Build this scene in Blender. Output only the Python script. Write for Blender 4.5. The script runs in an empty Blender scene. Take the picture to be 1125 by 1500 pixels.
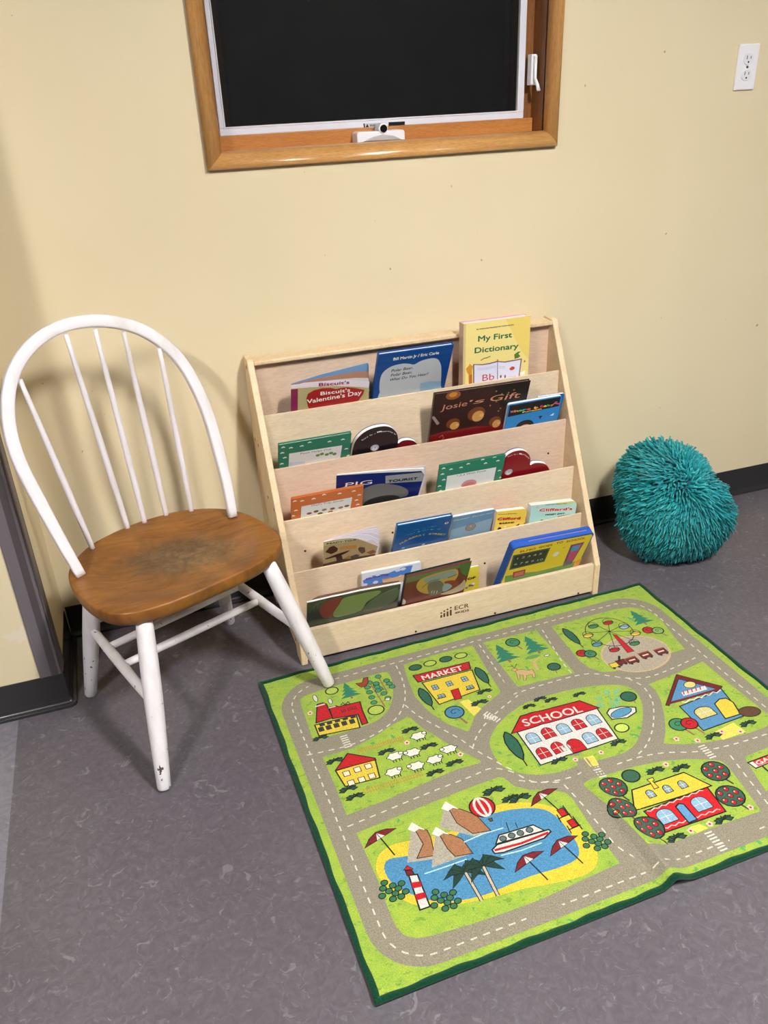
import bpy, bmesh, math, random
import numpy as np
from mathutils import Vector, Matrix
from mathutils.geometry import tessellate_polygon

random.seed(7)
rng = np.random.default_rng(7)
scene = bpy.context.scene
COL = scene.collection

# ------------------------------------------------------------------ camera
CX, CY, CZ = -0.282, -2.124, 1.3743
YAW, PITCH, ROLL, FPX = 0.3089, 0.4832, -0.0457, 1185.74
_f = Vector((math.sin(YAW)*math.cos(PITCH), math.cos(YAW)*math.cos(PITCH), -math.sin(PITCH)))
_r0 = Vector((math.cos(YAW), -math.sin(YAW), 0)); _u0 = _r0.cross(_f)
_r = _r0*math.cos(ROLL)+_u0*math.sin(ROLL); _u = -_r0*math.sin(ROLL)+_u0*math.cos(ROLL)
camd = bpy.data.cameras.new('camera'); cam = bpy.data.objects.new('camera', camd); COL.objects.link(cam)
cam.matrix_world = Matrix(((_r.x, _u.x, -_f.x, CX), (_r.y, _u.y, -_f.y, CY), (_r.z, _u.z, -_f.z, CZ), (0, 0, 0, 1)))
camd.sensor_fit = 'VERTICAL'; camd.sensor_height = 36; camd.lens = FPX/1500*36
camd.clip_start = 0.02
scene.camera = cam
CAM = Vector((CX, CY, CZ))

# ------------------------------------------------------------------ world, exposure
w = bpy.data.worlds.new('night'); scene.world = w; w.use_nodes = True
w.node_tree.nodes['Background'].inputs[0].default_value = (0.004, 0.005, 0.007, 1)
w.node_tree.nodes['Background'].inputs[1].default_value = 1.0
vs = scene.view_settings
vs.view_transform = 'Standard'; vs.look = 'None'; vs.gamma = 1; vs.use_curve_mapping = False
vs.exposure = 0.0

# ceiling lamps: (x, y, size x, size y, strength)
LAMPS = [(0.80, -2.20, 0.16, 0.62, 368.0), (-1.50, -2.55, 0.16, 0.62, 292.0), (3.05, -2.40, 0.16, 0.62, 120.0)]
CEIL = 2.60

# ------------------------------------------------------------------ helpers
def lin(c):
    c = c/255.0
    return c/12.92 if c <= 0.04045 else ((c+0.055)/1.055)**2.4
def rgb(*c): return (lin(c[0]), lin(c[1]), lin(c[2]), 1.0)

def ray(px):
    return (_r*((px[0]-562.5)/FPX) - _u*((px[1]-750)/FPX) + _f)
def on_plane(px, p0, n):
    d = ray(px); t = (p0-CAM).dot(n)/d.dot(n); return CAM+d*t

WL = {}   # object -> world location of its origin
def link(o, parent, wl):
    COL.objects.link(o); WL[o.name] = Vector(wl)
    if parent is not None:
        o.parent = parent; o.location = Vector(wl)-WL[parent.name]
    else:
        o.location = wl
    return o
def tag(o, label=None, cat=None, group=None, kind=None):
    if label: o['label'] = label
    if cat: o['category'] = cat
    if group: o['group'] = group
    if kind: o['kind'] = kind
    return o
def empty(name, loc, label, cat, group=None):
    o = bpy.data.objects.new(name, None); o.empty_display_size = 0.05
    link(o, None, loc); tag(o, label, cat, group); return o

class MB:
    """collects faces in world coordinates"""
    def __init__(s): s.v = []; s.f = []; s.m = []; s.mats = []; s.sm = []
    def mi(s, mat):
        if mat not in s.mats: s.mats.append(mat)
        return s.mats.index(mat)
    def add(s, vs, fs, mat=None, smooth=False):
        b = len(s.v); s.v += [tuple(v) for v in vs]
        k = s.mi(mat) if mat else 0
        for f in fs: s.f.append([b+i for i in f]); s.m.append(k); s.sm.append(smooth)
    def box(s, lo, hi, mat=None, M=None):
        (a, b, c), (d, e, g) = lo, hi
        vs = [Vector(q) for q in ((a,b,c),(d,b,c),(d,e,c),(a,e,c),(a,b,g),(d,b,g),(d,e,g),(a,e,g))]
        if M is not None: vs = [M@q for q in vs]
        s.add(vs, [(0,3,2,1),(4,5,6,7),(0,1,5,4),(1,2,6,5),(2,3,7,6),(3,0,4,7)], mat)
    def prism(s, ring0, ring1, mat=None, smooth=False):
        n = len(ring0)
        s.add(list(ring0)+list(ring1), [tuple(range(n-1, -1, -1)), tuple(range(n, 2*n))], mat)
        s.add(list(ring0)+list(ring1), [(i, (i+1) % n, n+(i+1) % n, n+i) for i in range(n)], mat, smooth)
    def tube(s, pts, rad, n=12, mat=None, caps=True, flat=None, up=None):
        """pts list, rad list; flat=(a,b) gives elliptical section along frame"""
        pts = [Vector(p) for p in pts]
        if not isinstance(rad, (list, tuple)): rad = [rad]*len(pts)
        vs = []; prev = None
        for i, p in enumerate(pts):
            t = (pts[min(i+1, len(pts)-1)]-pts[max(i-1, 0)]).normalized()
            if up is not None: a = (Vector(up)-t*t.dot(Vector(up))).normalized()
            elif prev is None:
                a = Vector((0, 0, 1)) if abs(t.z) < .8 else Vector((1, 0, 0)); a = (a-t*t.dot(a)).normalized()
            else: a = (prev-t*t.dot(prev)).normalized()
            prev = a; b = t.cross(a)
            for k in range(n):
                an = 2*math.pi*k/n; ca, sa = math.cos(an), math.sin(an)
                if flat:
                    q = 0.38   # rounded-rectangle section
                    ca = math.copysign(abs(ca)**q, ca)*flat[0]; sa = math.copysign(abs(sa)**q, sa)*flat[1]
                vs.append(p+(a*ca+b*sa)*rad[i])
        m = len(pts); fs = []
        for i in range(m-1):
            for k in range(n):
                fs.append((i*n+k, i*n+(k+1) % n, (i+1)*n+(k+1) % n, (i+1)*n+k))
        s.add(vs, fs, mat, True)
        if caps:
            s.add(vs[:n], [tuple(range(n-1, -1, -1))], mat); s.add(vs[-n:], [tuple(range(n))], mat)
    def build(s, name, mat=None, parent=None, origin=None, bevel=None, kind=None, weld=True, label=None):
        if origin is None:
            if parent is not None: origin = WL[parent.name]
            else:
                a = np.array(s.v); origin = ((a[:, 0].min()+a[:, 0].max())/2, (a[:, 1].min()+a[:, 1].max())/2, a[:, 2].min())
        o3 = Vector(origin)
        me = bpy.data.meshes.new(name)
        me.from_pydata([tuple(Vector(v)-o3) for v in s.v], [], s.f)
        mats = s.mats if s.mats else [mat]
        for m_ in mats: me.materials.append(m_)
        me.polygons.foreach_set('material_index', s.m if s.mats else [0]*len(s.f))
        me.polygons.foreach_set('use_smooth', s.sm)
        if weld:
            bm = bmesh.new(); bm.from_mesh(me); bmesh.ops.remove_doubles(bm, verts=bm.verts, dist=1e-6)
            bmesh.ops.recalc_face_normals(bm, faces=bm.faces); bm.to_mesh(me); bm.free()
        me.update()
        o = bpy.data.objects.new(name, me); link(o, parent, origin)
        if bevel:
            b = o.modifiers.new('bevel', 'BEVEL'); b.width = bevel; b.segments = 2; b.limit_method = 'ANGLE'; b.angle_limit = 0.7
            b.harden_normals = False
        tag(o, label=label, kind=kind)
        return o

# ------------------------------------------------------------------ materials
MC = {}
def mat(name, col, rough=0.6, spec=0.4, metal=0.0):
    if name in MC: return MC[name]
    m = bpy.data.materials.new(name); m.use_nodes = True; MC[name] = m
    b = m.node_tree.nodes['Principled BSDF']
    b.inputs['Base Color'].default_value = rgb(*col) if len(col) == 3 else col
    b.inputs['Roughness'].default_value = rough
    b.inputs['Specular IOR Level'].default_value = spec
    b.inputs['Metallic'].default_value = metal
    return m
class NT:
    def __init__(s, m): s.t = m.node_tree; s.b = s.t.nodes['Principled BSDF']
    def n(s, typ, **kw):
        x = s.t.nodes.new(typ)
        for k, v in kw.items():
            if k in x.inputs: x.inputs[k].default_value = v
            else: setattr(x, k, v)
        return x
    def l(s, a, b): s.t.links.new(a, b)
    def coord(s, scale=(1, 1, 1), rot=(0, 0, 0), world=True):
        g = s.n('ShaderNodeNewGeometry') if world else s.n('ShaderNodeTexCoord')
        mp = s.n('ShaderNodeMapping'); mp.inputs['Scale'].default_value = scale; mp.inputs['Rotation'].default_value = rot
        s.l(g.outputs['Position' if world else 'Object'], mp.inputs[0]); return mp.outputs[0]
    def noise(s, vec, scale, detail=3, rough=0.55, dist=0.0):
        x = s.n('ShaderNodeTexNoise'); x.inputs['Scale'].default_value = scale; x.inputs['Detail'].default_value = detail
        x.inputs['Roughness'].default_value = rough; x.inputs['Distortion'].default_value = dist
        s.l(vec, x.inputs['Vector']); return x.outputs['Fac']
    def ramp(s, fac, stops, interp='LINEAR'):
        r = s.n('ShaderNodeValToRGB'); r.color_ramp.interpolation = interp
        e = r.color_ramp.elements
        while len(e) < len(stops): e.new(0.5)
        for i, (p_, c) in enumerate(stops): e[i].position = p_; e[i].color = c if len(c) == 4 else rgb(*c)
        s.l(fac, r.inputs[0]); return r.outputs[0]
    def mix(s, fac, a, b, typ='MIX'):
        x = s.n('ShaderNodeMix', data_type='RGBA', blend_type=typ)
        for i, q in ((0, fac), (6, a), (7, b)):
            if hasattr(q, 'is_output'): s.l(q, x.inputs[i])
            else: x.inputs[i].default_value = q if not (isinstance(q, tuple) and len(q) == 3) else rgb(*q)
        return x.outputs[2]
    def bump(s, h, strength=0.3, dist=0.002):
        x = s.n('ShaderNodeBump'); x.inputs['Strength'].default_value = strength; x.inputs['Distance'].default_value = dist
        s.l(h, x.inputs['Height']); s.l(x.outputs[0], s.b.inputs['Normal'])
    def col(s, c): s.l(c, s.b.inputs['Base Color'])

def m_wall():
    m = mat('wall_paint', (221, 202, 158), 0.55, 0.3); t = NT(m); c = t.coord()
    n1 = t.noise(c, 1.3, 2); n2 = t.noise(c, 900, 2)
    base = t.ramp(n1, [(0.3, (224, 209, 174)), (0.7, (229, 215, 181))])
    spk = t.ramp(t.noise(c, 55, 1, 0.3), [(0.80, (0, 0, 0)), (0.83, (255, 255, 255))])
    t.col(t.mix(spk, base, (176, 150, 108)))
    t.bump(n2, 0.12, 0.001); return m
def m_floor(name, a, b, c_):
    m = mat(name, a, 0.42, 0.42); t = NT(m); c = t.coord()
    warp = t.n('ShaderNodeTexNoise'); warp.inputs['Scale'].default_value = 22; warp.inputs['Detail'].default_value = 3; t.l(c, warp.inputs['Vector'])
    vm = t.n('ShaderNodeVectorMath', operation='MULTIPLY_ADD'); t.l(warp.outputs['Color'], vm.inputs[0]); vm.inputs[1].default_value = (.05, .05, 0); t.l(c, vm.inputs[2])
    n1 = t.noise(vm.outputs[0], 70, 5, 0.65, 0.6); n3 = t.noise(c, 2.2, 2)
    base = t.ramp(n1, [(0.30, b), (0.52, a), (0.72, c_)])
    def vein(scale, lo, hi, amt):
        n = t.noise(vm.outputs[0], scale, 2, 0.5, 1.6)
        return t.ramp(n, [(lo, (0, 0, 0)), (hi, (amt, amt, amt))])
    base = t.mix(vein(52, 0.615, 0.69, 125), base, (152, 148, 154))
    base = t.mix(vein(85, 0.62, 0.69, 105), base, (62, 58, 62))
    base = t.mix(vein(33, 0.66, 0.71, 150), base, (166, 162, 164))
    big = t.ramp(n3, [(0.3, (238, 234, 238)), (0.7, (255, 255, 255))])
    t.col(t.mix(1.0, base, big, 'MULTIPLY'))
    rr = t.n('ShaderNodeMapRange'); rr.inputs[3].default_value = 0.34; rr.inputs[4].default_value = 0.52; t.l(n1, rr.inputs[0]); t.l(rr.outputs[0], t.b.inputs['Roughness'])
    return m
def m_wood(name, a, b, scale=(1, 1, 1), freq=14, rough=0.45, spec=0.4, dist=1.2, fine=0.5, coat=0.0):
    m = mat(name, a, rough, spec); t = NT(m); c = t.coord(scale)
    n1 = t.noise(c, freq, 4, 0.6, dist); n2 = t.noise(c, freq*9, 3, 0.6, 0.3)
    base = t.ramp(n1, [(0.3, a), (0.72, b)])
    fg = t.ramp(n2, [(0.3, (255-int(60*fine),)*3), (0.6, (255, 255, 255))])
    t.col(t.mix(1.0, base, fg, 'MULTIPLY'))
    t.b.inputs['Coat Weight'].default_value = coat; t.b.inputs['Coat Roughness'].default_value = 0.15
    t.bump(n2, 0.05, 0.001); return m
def m_seat():
    m = mat('seat_varnish', (160, 98, 40), 0.32, 0.5); t = NT(m); c = t.coord((1, 1, 1), (0, 0, -0.43)); cs = t.coord((2, 16, 3), (0, 0, -0.43))
    g = t.noise(cs, 5, 4, 0.6, 1.0)
    base = t.ramp(g, [(0.3, (124, 76, 24)), (0.7, (158, 103, 40))])
    # worn, greyed patches in the sitting area
    gd = t.n('ShaderNodeTexCoord'); mp = t.n('ShaderNodeMapping'); t.l(gd.outputs['Object'], mp.inputs[0])
    mp.inputs['Rotation'].default_value = (0, 0, -0.43); mp.inputs['Scale'].default_value = (4.6, 6.4, 0.0)
    sp = t.n('ShaderNodeTexGradient', gradient_type='SPHERICAL'); t.l(mp.outputs[0], sp.inputs[0])
    wn = t.noise(c, 13, 6, 0.7, 1.6)
    mu = t.n('ShaderNodeMath', operation='MULTIPLY'); t.l(sp.outputs['Fac'], mu.inputs[0]); t.l(wn, mu.inputs[1])
    wf = t.ramp(mu.outputs[0], [(0.10, (0, 0, 0)), (0.17, (120, 120, 120)), (0.27, (215, 215, 215)), (0.40, (250, 250, 250))])
    mot = t.ramp(t.noise(c, 26, 5, 0.7, 2.0), [(0.35, (84, 62, 40)), (0.5, (112, 86, 54)), (0.68, (140, 116, 84))])
    base = t.mix(wf, base, mot)
    dm = t.ramp(t.noise(c, 7, 3, 0.6, 0.5), [(0.35, (205, 200, 195)), (0.62, (255, 255, 255))]); base = t.mix(1.0, base, dm, 'MULTIPLY')
    scr = t.ramp(t.noise(t.coord((1, 9, 1), (0, 0, 0.5)), 9, 3, 0.6, 2.0), [(0.60, (0, 0, 0)), (0.68, (110, 110, 110))])
    base = t.mix(scr, base, (150, 124, 90)); t.col(base)
    rr = t.n('ShaderNodeMapRange'); rr.inputs[3].default_value = 0.28; rr.inputs[4].default_value = 0.55; t.l(wn, rr.inputs[0]); t.l(rr.outputs[0], t.b.inputs['Roughness'])
    return m
def m_chipped():
    m = mat('white_paint_chipped', (236, 232, 236), 0.38, 0.45); t = NT(m); c = t.coord((1, 1, 0.6))
    g = t.n('ShaderNodeNewGeometry'); sx = t.n('ShaderNodeSeparateXYZ'); t.l(g.outputs['Position'], sx.inputs[0])
    n = t.noise(c, 95, 2, 0.5); zf = t.n('ShaderNodeMapRange'); t.l(sx.outputs[2], zf.inputs[0]); zf.inputs[1].default_value = 0.02; zf.inputs[2].default_value = 0.50; zf.inputs[3].default_value = 0.095; zf.inputs[4].default_value = -0.075
    ad = t.n('ShaderNodeMath', operation='ADD'); t.l(n, ad.inputs[0]); t.l(zf.outputs[0], ad.inputs[1])
    chip = t.ramp(ad.outputs[0], [(0.752, (0, 0, 0)), (0.762, (255, 255, 255))], 'LINEAR')
    gry = t.ramp(t.noise(t.coord((1, 1, 0.25)), 24, 3), [(0.5, (236, 232, 236)), (0.75, (222, 216, 214))])
    t.col(t.mix(chip, gry, (84, 70, 62))); return m
def m_rug(col, v=1.0):
    key = 'rug_%d_%d_%d' % col
    if key in MC: return MC[key]
    m = mat(key, col, 0.95, 0.05); t = NT(m); c = t.coord()
    n1 = t.noise(c, 420, 3, 0.7); n2 = t.noise(c, 160, 2)
    dk = tuple(max(0, int(x*0.80)) for x in col); lt = tuple(min(255, int(x*1.07+3)) for x in col)
    base = t.ramp(n1, [(0.3, dk), (0.65, lt)]); t.col(base)
    mx = t.n('ShaderNodeMath', operation='ADD'); t.l(n1, mx.inputs[0]); t.l(n2, mx.inputs[1])
    t.bump(mx.outputs[0], 0.55, 0.003)
    t.b.inputs['Sheen Weight'].default_value = 0.15
    return m
def m_grass():
    m = mat('rug_grass', (172, 205, 84), 0.95, 0.05); t = NT(m); c = t.coord()
    n1 = t.noise(c, 420, 3, 0.7); n2 = t.noise(c, 40, 3, 0.6)
    base = t.ramp(n2, [(0.32, (146, 180, 72)), (0.5, (160, 190, 74)), (0.68, (172, 194, 72))])
    fg = t.ramp(n1, [(0.3, (205, 205, 205)), (0.65, (255, 255, 255))]); base = t.mix(1.0, base, fg, 'MULTIPLY')
    s1 = t.ramp(t.noise(t.coord((1, 1.6, 1)), 62, 2, 0.5), [(0.635, (0, 0, 0)), (0.67, (190, 190, 190))])
    base = t.mix(s1, base, (84, 128, 52))
    s2 = t.ramp(t.noise(t.coord((1.2, 1, 1), (0, 0, 0.8)), 38, 2, 0.5), [(0.69, (0, 0, 0)), (0.715, (235, 235, 235))])
    base = t.mix(s2, base, (62, 156, 90))
    t.col(base); t.bump(n1, 0.55, 0.003); t.b.inputs['Sheen Weight'].default_value = 0.15
    return m
def m_print(col, rough=0.35):
    return mat('print_%d_%d_%d' % col, col, rough, 0.45)

WALL = m_wall()
FLOOR = m_floor('linoleum_grey', (96, 92, 98), (86, 82, 88), (106, 102, 109))
FLOOR2 = m_floor('linoleum_pale', (124, 123, 132), (113, 112, 121), (134, 134, 143))
BASE = mat('cove_base_rubber', (46, 46, 48), 0.22, 0.5)
GUARD = mat('guard_vinyl', (108, 102, 106), 0.38, 0.45)
GUARD2 = mat('guard_shade', (78, 71, 74), 0.35, 0.45)
BIRCH = m_wood('birch_face', (222, 199, 168), (231, 211, 182), (1.2, 1.2, 7), 5, 0.5, 0.35, 1.2, 0.25)
BIRCHE = m_wood('birch_edge', (226, 198, 156), (238, 214, 176), (1, 1, 1), 26, 0.42, 0.4, 0.4, 0.3)
BIRCHX = m_wood('birch_shaded', (212, 184, 160), (222, 196, 172), (1.2, 1.2, 7), 5, 0.5, 0.35, 1.2, 0.25)  # greyer copy of the face birch, shade of the rear panels in its colour
OAK = m_wood('oak_casing_across', (206, 148, 84), (224, 172, 106), (1.2, 8, 14), 6, 0.28, 0.5, 1.4, 0.6, 0.3)
OAKV = m_wood('oak_casing_up', (200, 142, 80), (220, 166, 100), (14, 8, 1.0), 6, 0.28, 0.5, 1.4, 0.6, 0.3)
OAKD = m_wood('oak_jamb', (126, 80, 42), (158, 106, 60), (22, 22, 1.0), 5, 0.35, 0.45, 1.2, 0.8)
OAKS = m_wood('oak_stop', (190, 122, 60), (206, 140, 76), (1.2, 10, 20), 6, 0.35, 0.45, 1.2, 0.6)
WHITEA = mat('white_aluminium', (226, 226, 236), 0.35, 0.5)
WHITEP = mat('white_plastic', (238, 238, 242), 0.3, 0.5)
BLACK = mat('black_plastic', (22, 22, 22), 0.4, 0.4)
CHAIRW = m_chipped()
SEAT = m_seat()
BRASS = mat('screw_brass', (168, 132, 70), 0.3, 0.5, 0.9)
DARKM = mat('screw_dark', (52, 44, 38), 0.4, 0.5, 0.5)
PAPER = mat('page_paper', (236, 232, 226), 0.7, 0.2)
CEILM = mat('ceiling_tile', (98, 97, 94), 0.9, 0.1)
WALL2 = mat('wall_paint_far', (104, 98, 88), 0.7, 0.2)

# ------------------------------------------------------------------ room shell
XL, XR, YN, YF = -0.575, 6.5, -0.312, -7.5     # return wall, right wall, near-left wall face, rear wall
XFAR = -6.0
WIN = (0.012, 0.905, 1.235, 2.275)              # rough opening in the back wall
def st(name, mb, m, **k): return tag(mb.build(name, m, **k), kind='structure')
mb = MB(); x0, x1, z0, z1 = WIN
for lo, hi in (((XL-.12, 0, 0), (x0, .15, CEIL)), ((x1, 0, 0), (XR, .15, CEIL)), ((x0, 0, 0), (x1, .15, z0)), ((x0, 0, z1), (x1, .15, CEIL))):
    mb.box(lo, hi)
wall_back = st('wall_back', mb, WALL, weld=False)
mb = MB(); mb.box((XFAR, YN, 0), (XL, 0.0, CEIL)); wall_left = st('wall_left', mb, WALL)
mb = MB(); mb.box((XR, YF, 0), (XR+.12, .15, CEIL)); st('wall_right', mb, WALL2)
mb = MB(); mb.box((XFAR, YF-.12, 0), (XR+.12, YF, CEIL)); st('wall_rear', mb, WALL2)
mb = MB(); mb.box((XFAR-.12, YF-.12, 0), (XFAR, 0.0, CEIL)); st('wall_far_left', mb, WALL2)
mb = MB(); mb.box((-0.70, YF-.12, -.05), (XR+.12, .15, 0)); floor = st('floor', mb, FLOOR)
mb = MB(); mb.box((XFAR-.12, YF-.12, -.05), (-0.70, .15, 0)); st('floor_strip', mb, FLOOR2)
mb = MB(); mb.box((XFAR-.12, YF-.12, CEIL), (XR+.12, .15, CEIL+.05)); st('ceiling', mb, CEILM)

# ceiling lamps (real fixtures, above and behind the camera)
def ceiling_lamp(x, y, sx, sy, power, i):
    r = empty('ceiling_lamp', (x, y, CEIL), ['white strip ceiling lamp over the middle of the room', 'white strip ceiling lamp over the left of the room', 'white strip ceiling lamp nearest the right wall'][i], 'lamp', 'ceiling strip lamps')
    f = MB()
    for lo, hi in (((x-sx/2-.03, y-sy/2-.03, CEIL-.03), (x-sx/2, y+sy/2+.03, CEIL)), ((x+sx/2, y-sy/2-.03, CEIL-.03), (x+sx/2+.03, y+sy/2+.03, CEIL)),
                   ((x-sx/2, y-sy/2-.03, CEIL-.03), (x+sx/2, y-sy/2, CEIL)), ((x-sx/2, y+sy/2, CEIL-.03), (x+sx/2, y+sy/2+.03, CEIL))): f.box(lo, hi)
    f.build('frame', WHITEA, r, weld=False)
    m = mat('lamp_diffuser_%d' % i, (255, 255, 255), 0.5); b = m.node_tree.nodes['Principled BSDF']
    b.inputs['Emission Color'].default_value = (1.0, 0.965, 0.925, 1); b.inputs['Emission Strength'].default_value = power
    d = MB(); d.box((x-sx/2, y-sy/2, CEIL-.02), (x+sx/2, y+sy/2, CEIL-.012)); d.build('diffuser', m, r)
for i, L in enumerate(LAMPS): ceiling_lamp(*L, i)

# cove base: profile swept along a wall path
def cove(name, stations):
    """stations: (x, y, nx, ny) on the wall face with the direction into the room; profile swept through them"""
    prof = [(0, .1), (.003, .1), (.0035, .03), (.005, .018), (.010, .011), (.0165, .0085), (.0175, .004), (.0175, 0), (0, 0)]
    rings = [[Vector((x+nx*a, y+ny*a, z)) for a, z in prof] for x, y, nx, ny in stations]
    mb = MB(); k = len(prof)
    vs = [v for r in rings for v in r]
    mb.add(vs, [(i*k+j, i*k+(j+1) % k, (i+1)*k+(j+1) % k, (i+1)*k+j) for i in range(len(rings)-1) for j in range(k)], None, False)
    mb.add(rings[0], [tuple(range(k))]); mb.add(rings[-1], [tuple(range(k-1, -1, -1))])
    o = st(name, mb, BASE)
    for p_ in o.data.polygons: p_.use_smooth = True
    b = o.modifiers.new('b', 'BEVEL'); b.width = .0012; b.segments = 2; b.limit_method = 'ANGLE'; b.angle_limit = .6
    b.harden_normals = True
    return o
cove('baseboard_back', [(XL+.004, 0, 0, -1), (XR-.01, 0, 0, -1)])
cove('baseboard_left', [(XL, -.019, 1, 0)]+[(XL, YN, math.cos(a), -math.sin(a)) for a in [math.pi/2*i/8 for i in range(9)]]+[(XFAR+.02, YN, 0, -1)])

# corner guard on the protruding wall corner
cg = empty('corner_guard', (XL, YN, .1), 'grey vinyl corner guard on the wall corner left of the chair', 'corner guard')
def guard_profile():
    w_, t_ = .052, .0035
    P = [(-w_, 0), (-w_, t_), (-w_+.004, t_+.0012), (-w_+.007, t_)]
    for i in range(7):
        a = math.pi/2*i/6; P.append((-.010+.0135*math.sin(a), -.010+.0135*math.cos(a)))
    P += [(t_, -w_+.007), (t_+.0012, -w_+.004), (t_, -w_), (0, -w_), (0, 0)]
    return P
mb = MB(); P = guard_profile()
# profile (a,b): a along +x from corner, b towards -y from near face
r0 = [Vector((XL+a, YN-b, .1)) for a, b in P]; r1 = [v+Vector((0, 0, 1.3)) for v in r0]
mb.prism(r0, r1); mb.build('cover', GUARD, cg)
mb = MB(); mb.box((XL-.024, YN-.0042, .1), (XL-.008, YN-.003, 1.4)); mb.build('corner_shade', GUARD2, cg)  # dark strip paints the shade of the guard's rounded corner onto its face

# ------------------------------------------------------------------ window
wx0, wx1, wz0, wz1 = -0.010, 0.929, 1.214, 2.296
win = empty('window_1', (0.459, 0, wz0), None, None); win['kind'] = 'structure'
def casing_piece(name, a, b, inward, m):
    """mitred bull-nose casing from a to b (xz of outer corners), inward = unit xz"""
    W_ = 0.040
    prof = [(0, 0), (0, .012), (.004, .019), (.012, .024), (.022, .025), (.031, .022), (.037, .015), (W_, .006), (W_, -.004), (0, -.0)]
    A = Vector((a[0], 0, a[1])); B = Vector((b[0], 0, b[1])); I = Vector((inward[0], 0, inward[1])); D = (B-A).normalized()
    ra = [A+I*q+D*q+Vector((0, -h, 0)) for q, h in prof]; rb = [B+I*q-D*q+Vector((0, -h, 0)) for q, h in prof]
    mb = MB(); mb.prism(ra, rb, None, True); o = mb.build(name, m, win)
    return o
casing_piece('casing', (wx0, wz0), (wx1, wz0), (0, 1), OAK)
casing_piece('casing', (wx0, wz1), (wx1, wz1), (0, -1), OAK)
casing_piece('casing', (wx0, wz0), (wx0, wz1), (1, 0), OAKV)
casing_piece('casing', (wx1, wz0), (wx1, wz1), (-1, 0), OAKV)
jx0, jx1, jz0, jz1 = 0.030, 0.889, 1.250, 2.258
def ring(name, X0, X1, Z0, Z1, wl, wr, wb, wt, y0, y1, m, mv, bev=None):
    out = []
    for lo, hi, mm in (((X0, y0, Z0), (X1, y1, Z0+wb), m), ((X0, y0, Z1-wt), (X1, y1, Z1), m), ((X0, y0, Z0+wb), (X0+wl, y1, Z1-wt), mv), ((X1-wr, y0, Z0+wb), (X1, y1, Z1-wt), mv)):
        mb = MB(); mb.box(lo, hi); out.append(mb.build(name, mm, win, bevel=bev))
    return out
ring('jamb', jx0-.016, jx1+.014, jz0-.013, jz1+.015, .016, .014, .013, .015, -.002, .15, OAKS, OAKD)
for lo, hi, mm in (((jx0, .056, jz0), (jx1-.001, .074, jz0+.034), OAKS), ((jx0, .056, jz1-.03), (jx1-.001, .074, jz1), OAKS), ((jx0, .068, jz0+.034), (jx0+.011, .080, jz1-.03), OAKV), ((jx1-.027, .068, jz0+.034), (jx1, .080, jz1-.03), OAKD)):
    mb = MB(); mb.box(lo, hi); mb.build('stop', mm, win, bevel=.0015)
fx0, fx1, fz0, fz1 = 0.041, 0.862, 1.284, 2.228
ring('screen_frame', fx0, fx1, fz0, fz1, .012, .017, .016, .016, .060, .074, WHITEA, WHITEA, .0015)
ring('screen_bead', fx0+.012, fx1-.017, fz0+.016, fz1-.016, .003, .003, .003, .003, .058, .070, WHITEP, WHITEP, .001)
# fly screen: dark fibreglass mesh, partly see-through
m = mat('fly_screen', (20, 20, 21), 0.6, 0.2); t = NT(m)
tr = t.n('ShaderNodeBsdfTransparent'); mx = t.n('ShaderNodeMixShader'); mx.inputs[0].default_value = 0.55
out = [q for q in t.t.nodes if q.type == 'OUTPUT_MATERIAL'][0]
t.l(tr.outputs[0], mx.inputs[1]); t.l(t.b.outputs[0], mx.inputs[2]); t.l(mx.outputs[0], out.inputs[0])
wc = t.noise(t.coord((1, 1, .7)), 9, 3, 0.6, 2.0); t.col(t.ramp(wc, [(0.35, (17, 17, 18)), (0.75, (27, 26, 26))]))
mb = MB(); mb.box((fx0+.012, .068, fz0+.016), (fx1-.017, .069, fz1-.016)); mb.build('fly_screen', m, win)
ring('sash', jx0, jx1, jz0, jz1, .045, .045, .05, .05, .092, .125, OAKD, OAKD, .002)
mg = mat('window_glass', (210, 220, 220), 0.02, 0.5); mg.node_tree.nodes['Principled BSDF'].inputs['Transmission Weight'].default_value = 1.0
mb = MB(); mb.box((jx0+.045, .106, jz0+.05), (jx1-.045, .110, jz1-.05)); mb.build('pane', mg, win)
# crank cover
ck = MB(); cx_, cz_ = 0.438, 1.2505
body = [(-.064, 0), (.064, 0), (.064, .022), (.06, .026), (-.06, .026), (-.064, .022)]
ck.prism([Vector((cx_+a, .012, cz_+b)) for a, b in body], [Vector((cx_+a, .056, cz_+b)) for a, b in body])
cr = ck.build('crank_housing', WHITEP, win, bevel=.003)
mb = MB(); hp = [(-.050, .004), (.056, .003), (.030, .014), (.004, .018), (-.020, .014)]
mb.prism([Vector((cx_+a, .006, cz_+b)) for a, b in hp], [Vector((cx_+a, .013, cz_+b*1.0)) for a, b in hp]); mb.build('folding_handle', mat('grey_recess', (186, 180, 178), .4), cr, bevel=.002)
mb = MB(); mb.tube([(cx_+.006, .010, cz_+.031), (cx_+.006, .046, cz_+.031)], .0125, 20); mb.build('hub', WHITEP, cr, bevel=.002)
mb = MB(); mb.tube([(cx_+.006, .007, cz_+.031), (cx_+.006, .0105, cz_+.031)], .009, 18); mb.build('hub_screw', mat('dark_chrome', (40, 38, 36), .25, .5, .7), cr)
# lock lever on the right stop
lk = MB(); lk.box((.866, .034, 1.362), (.882, .056, 1.434)); lo_ = lk.build('lock_housing', WHITEP, win, bevel=.002)
mb = MB(); mb.tube([(.876, .030, 1.430), (.876, .030, 1.378), (.880, .022, 1.362), (.882, .018, 1.348)], [.0045, .0045, .005, .0055], 8); mb.build('lever', WHITEP, lo_)
mb = MB(); mb.box((.8795, .0315, 1.372), (.8805, .0335, 1.425)); mb.build('slot', BLACK, lo_)

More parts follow.
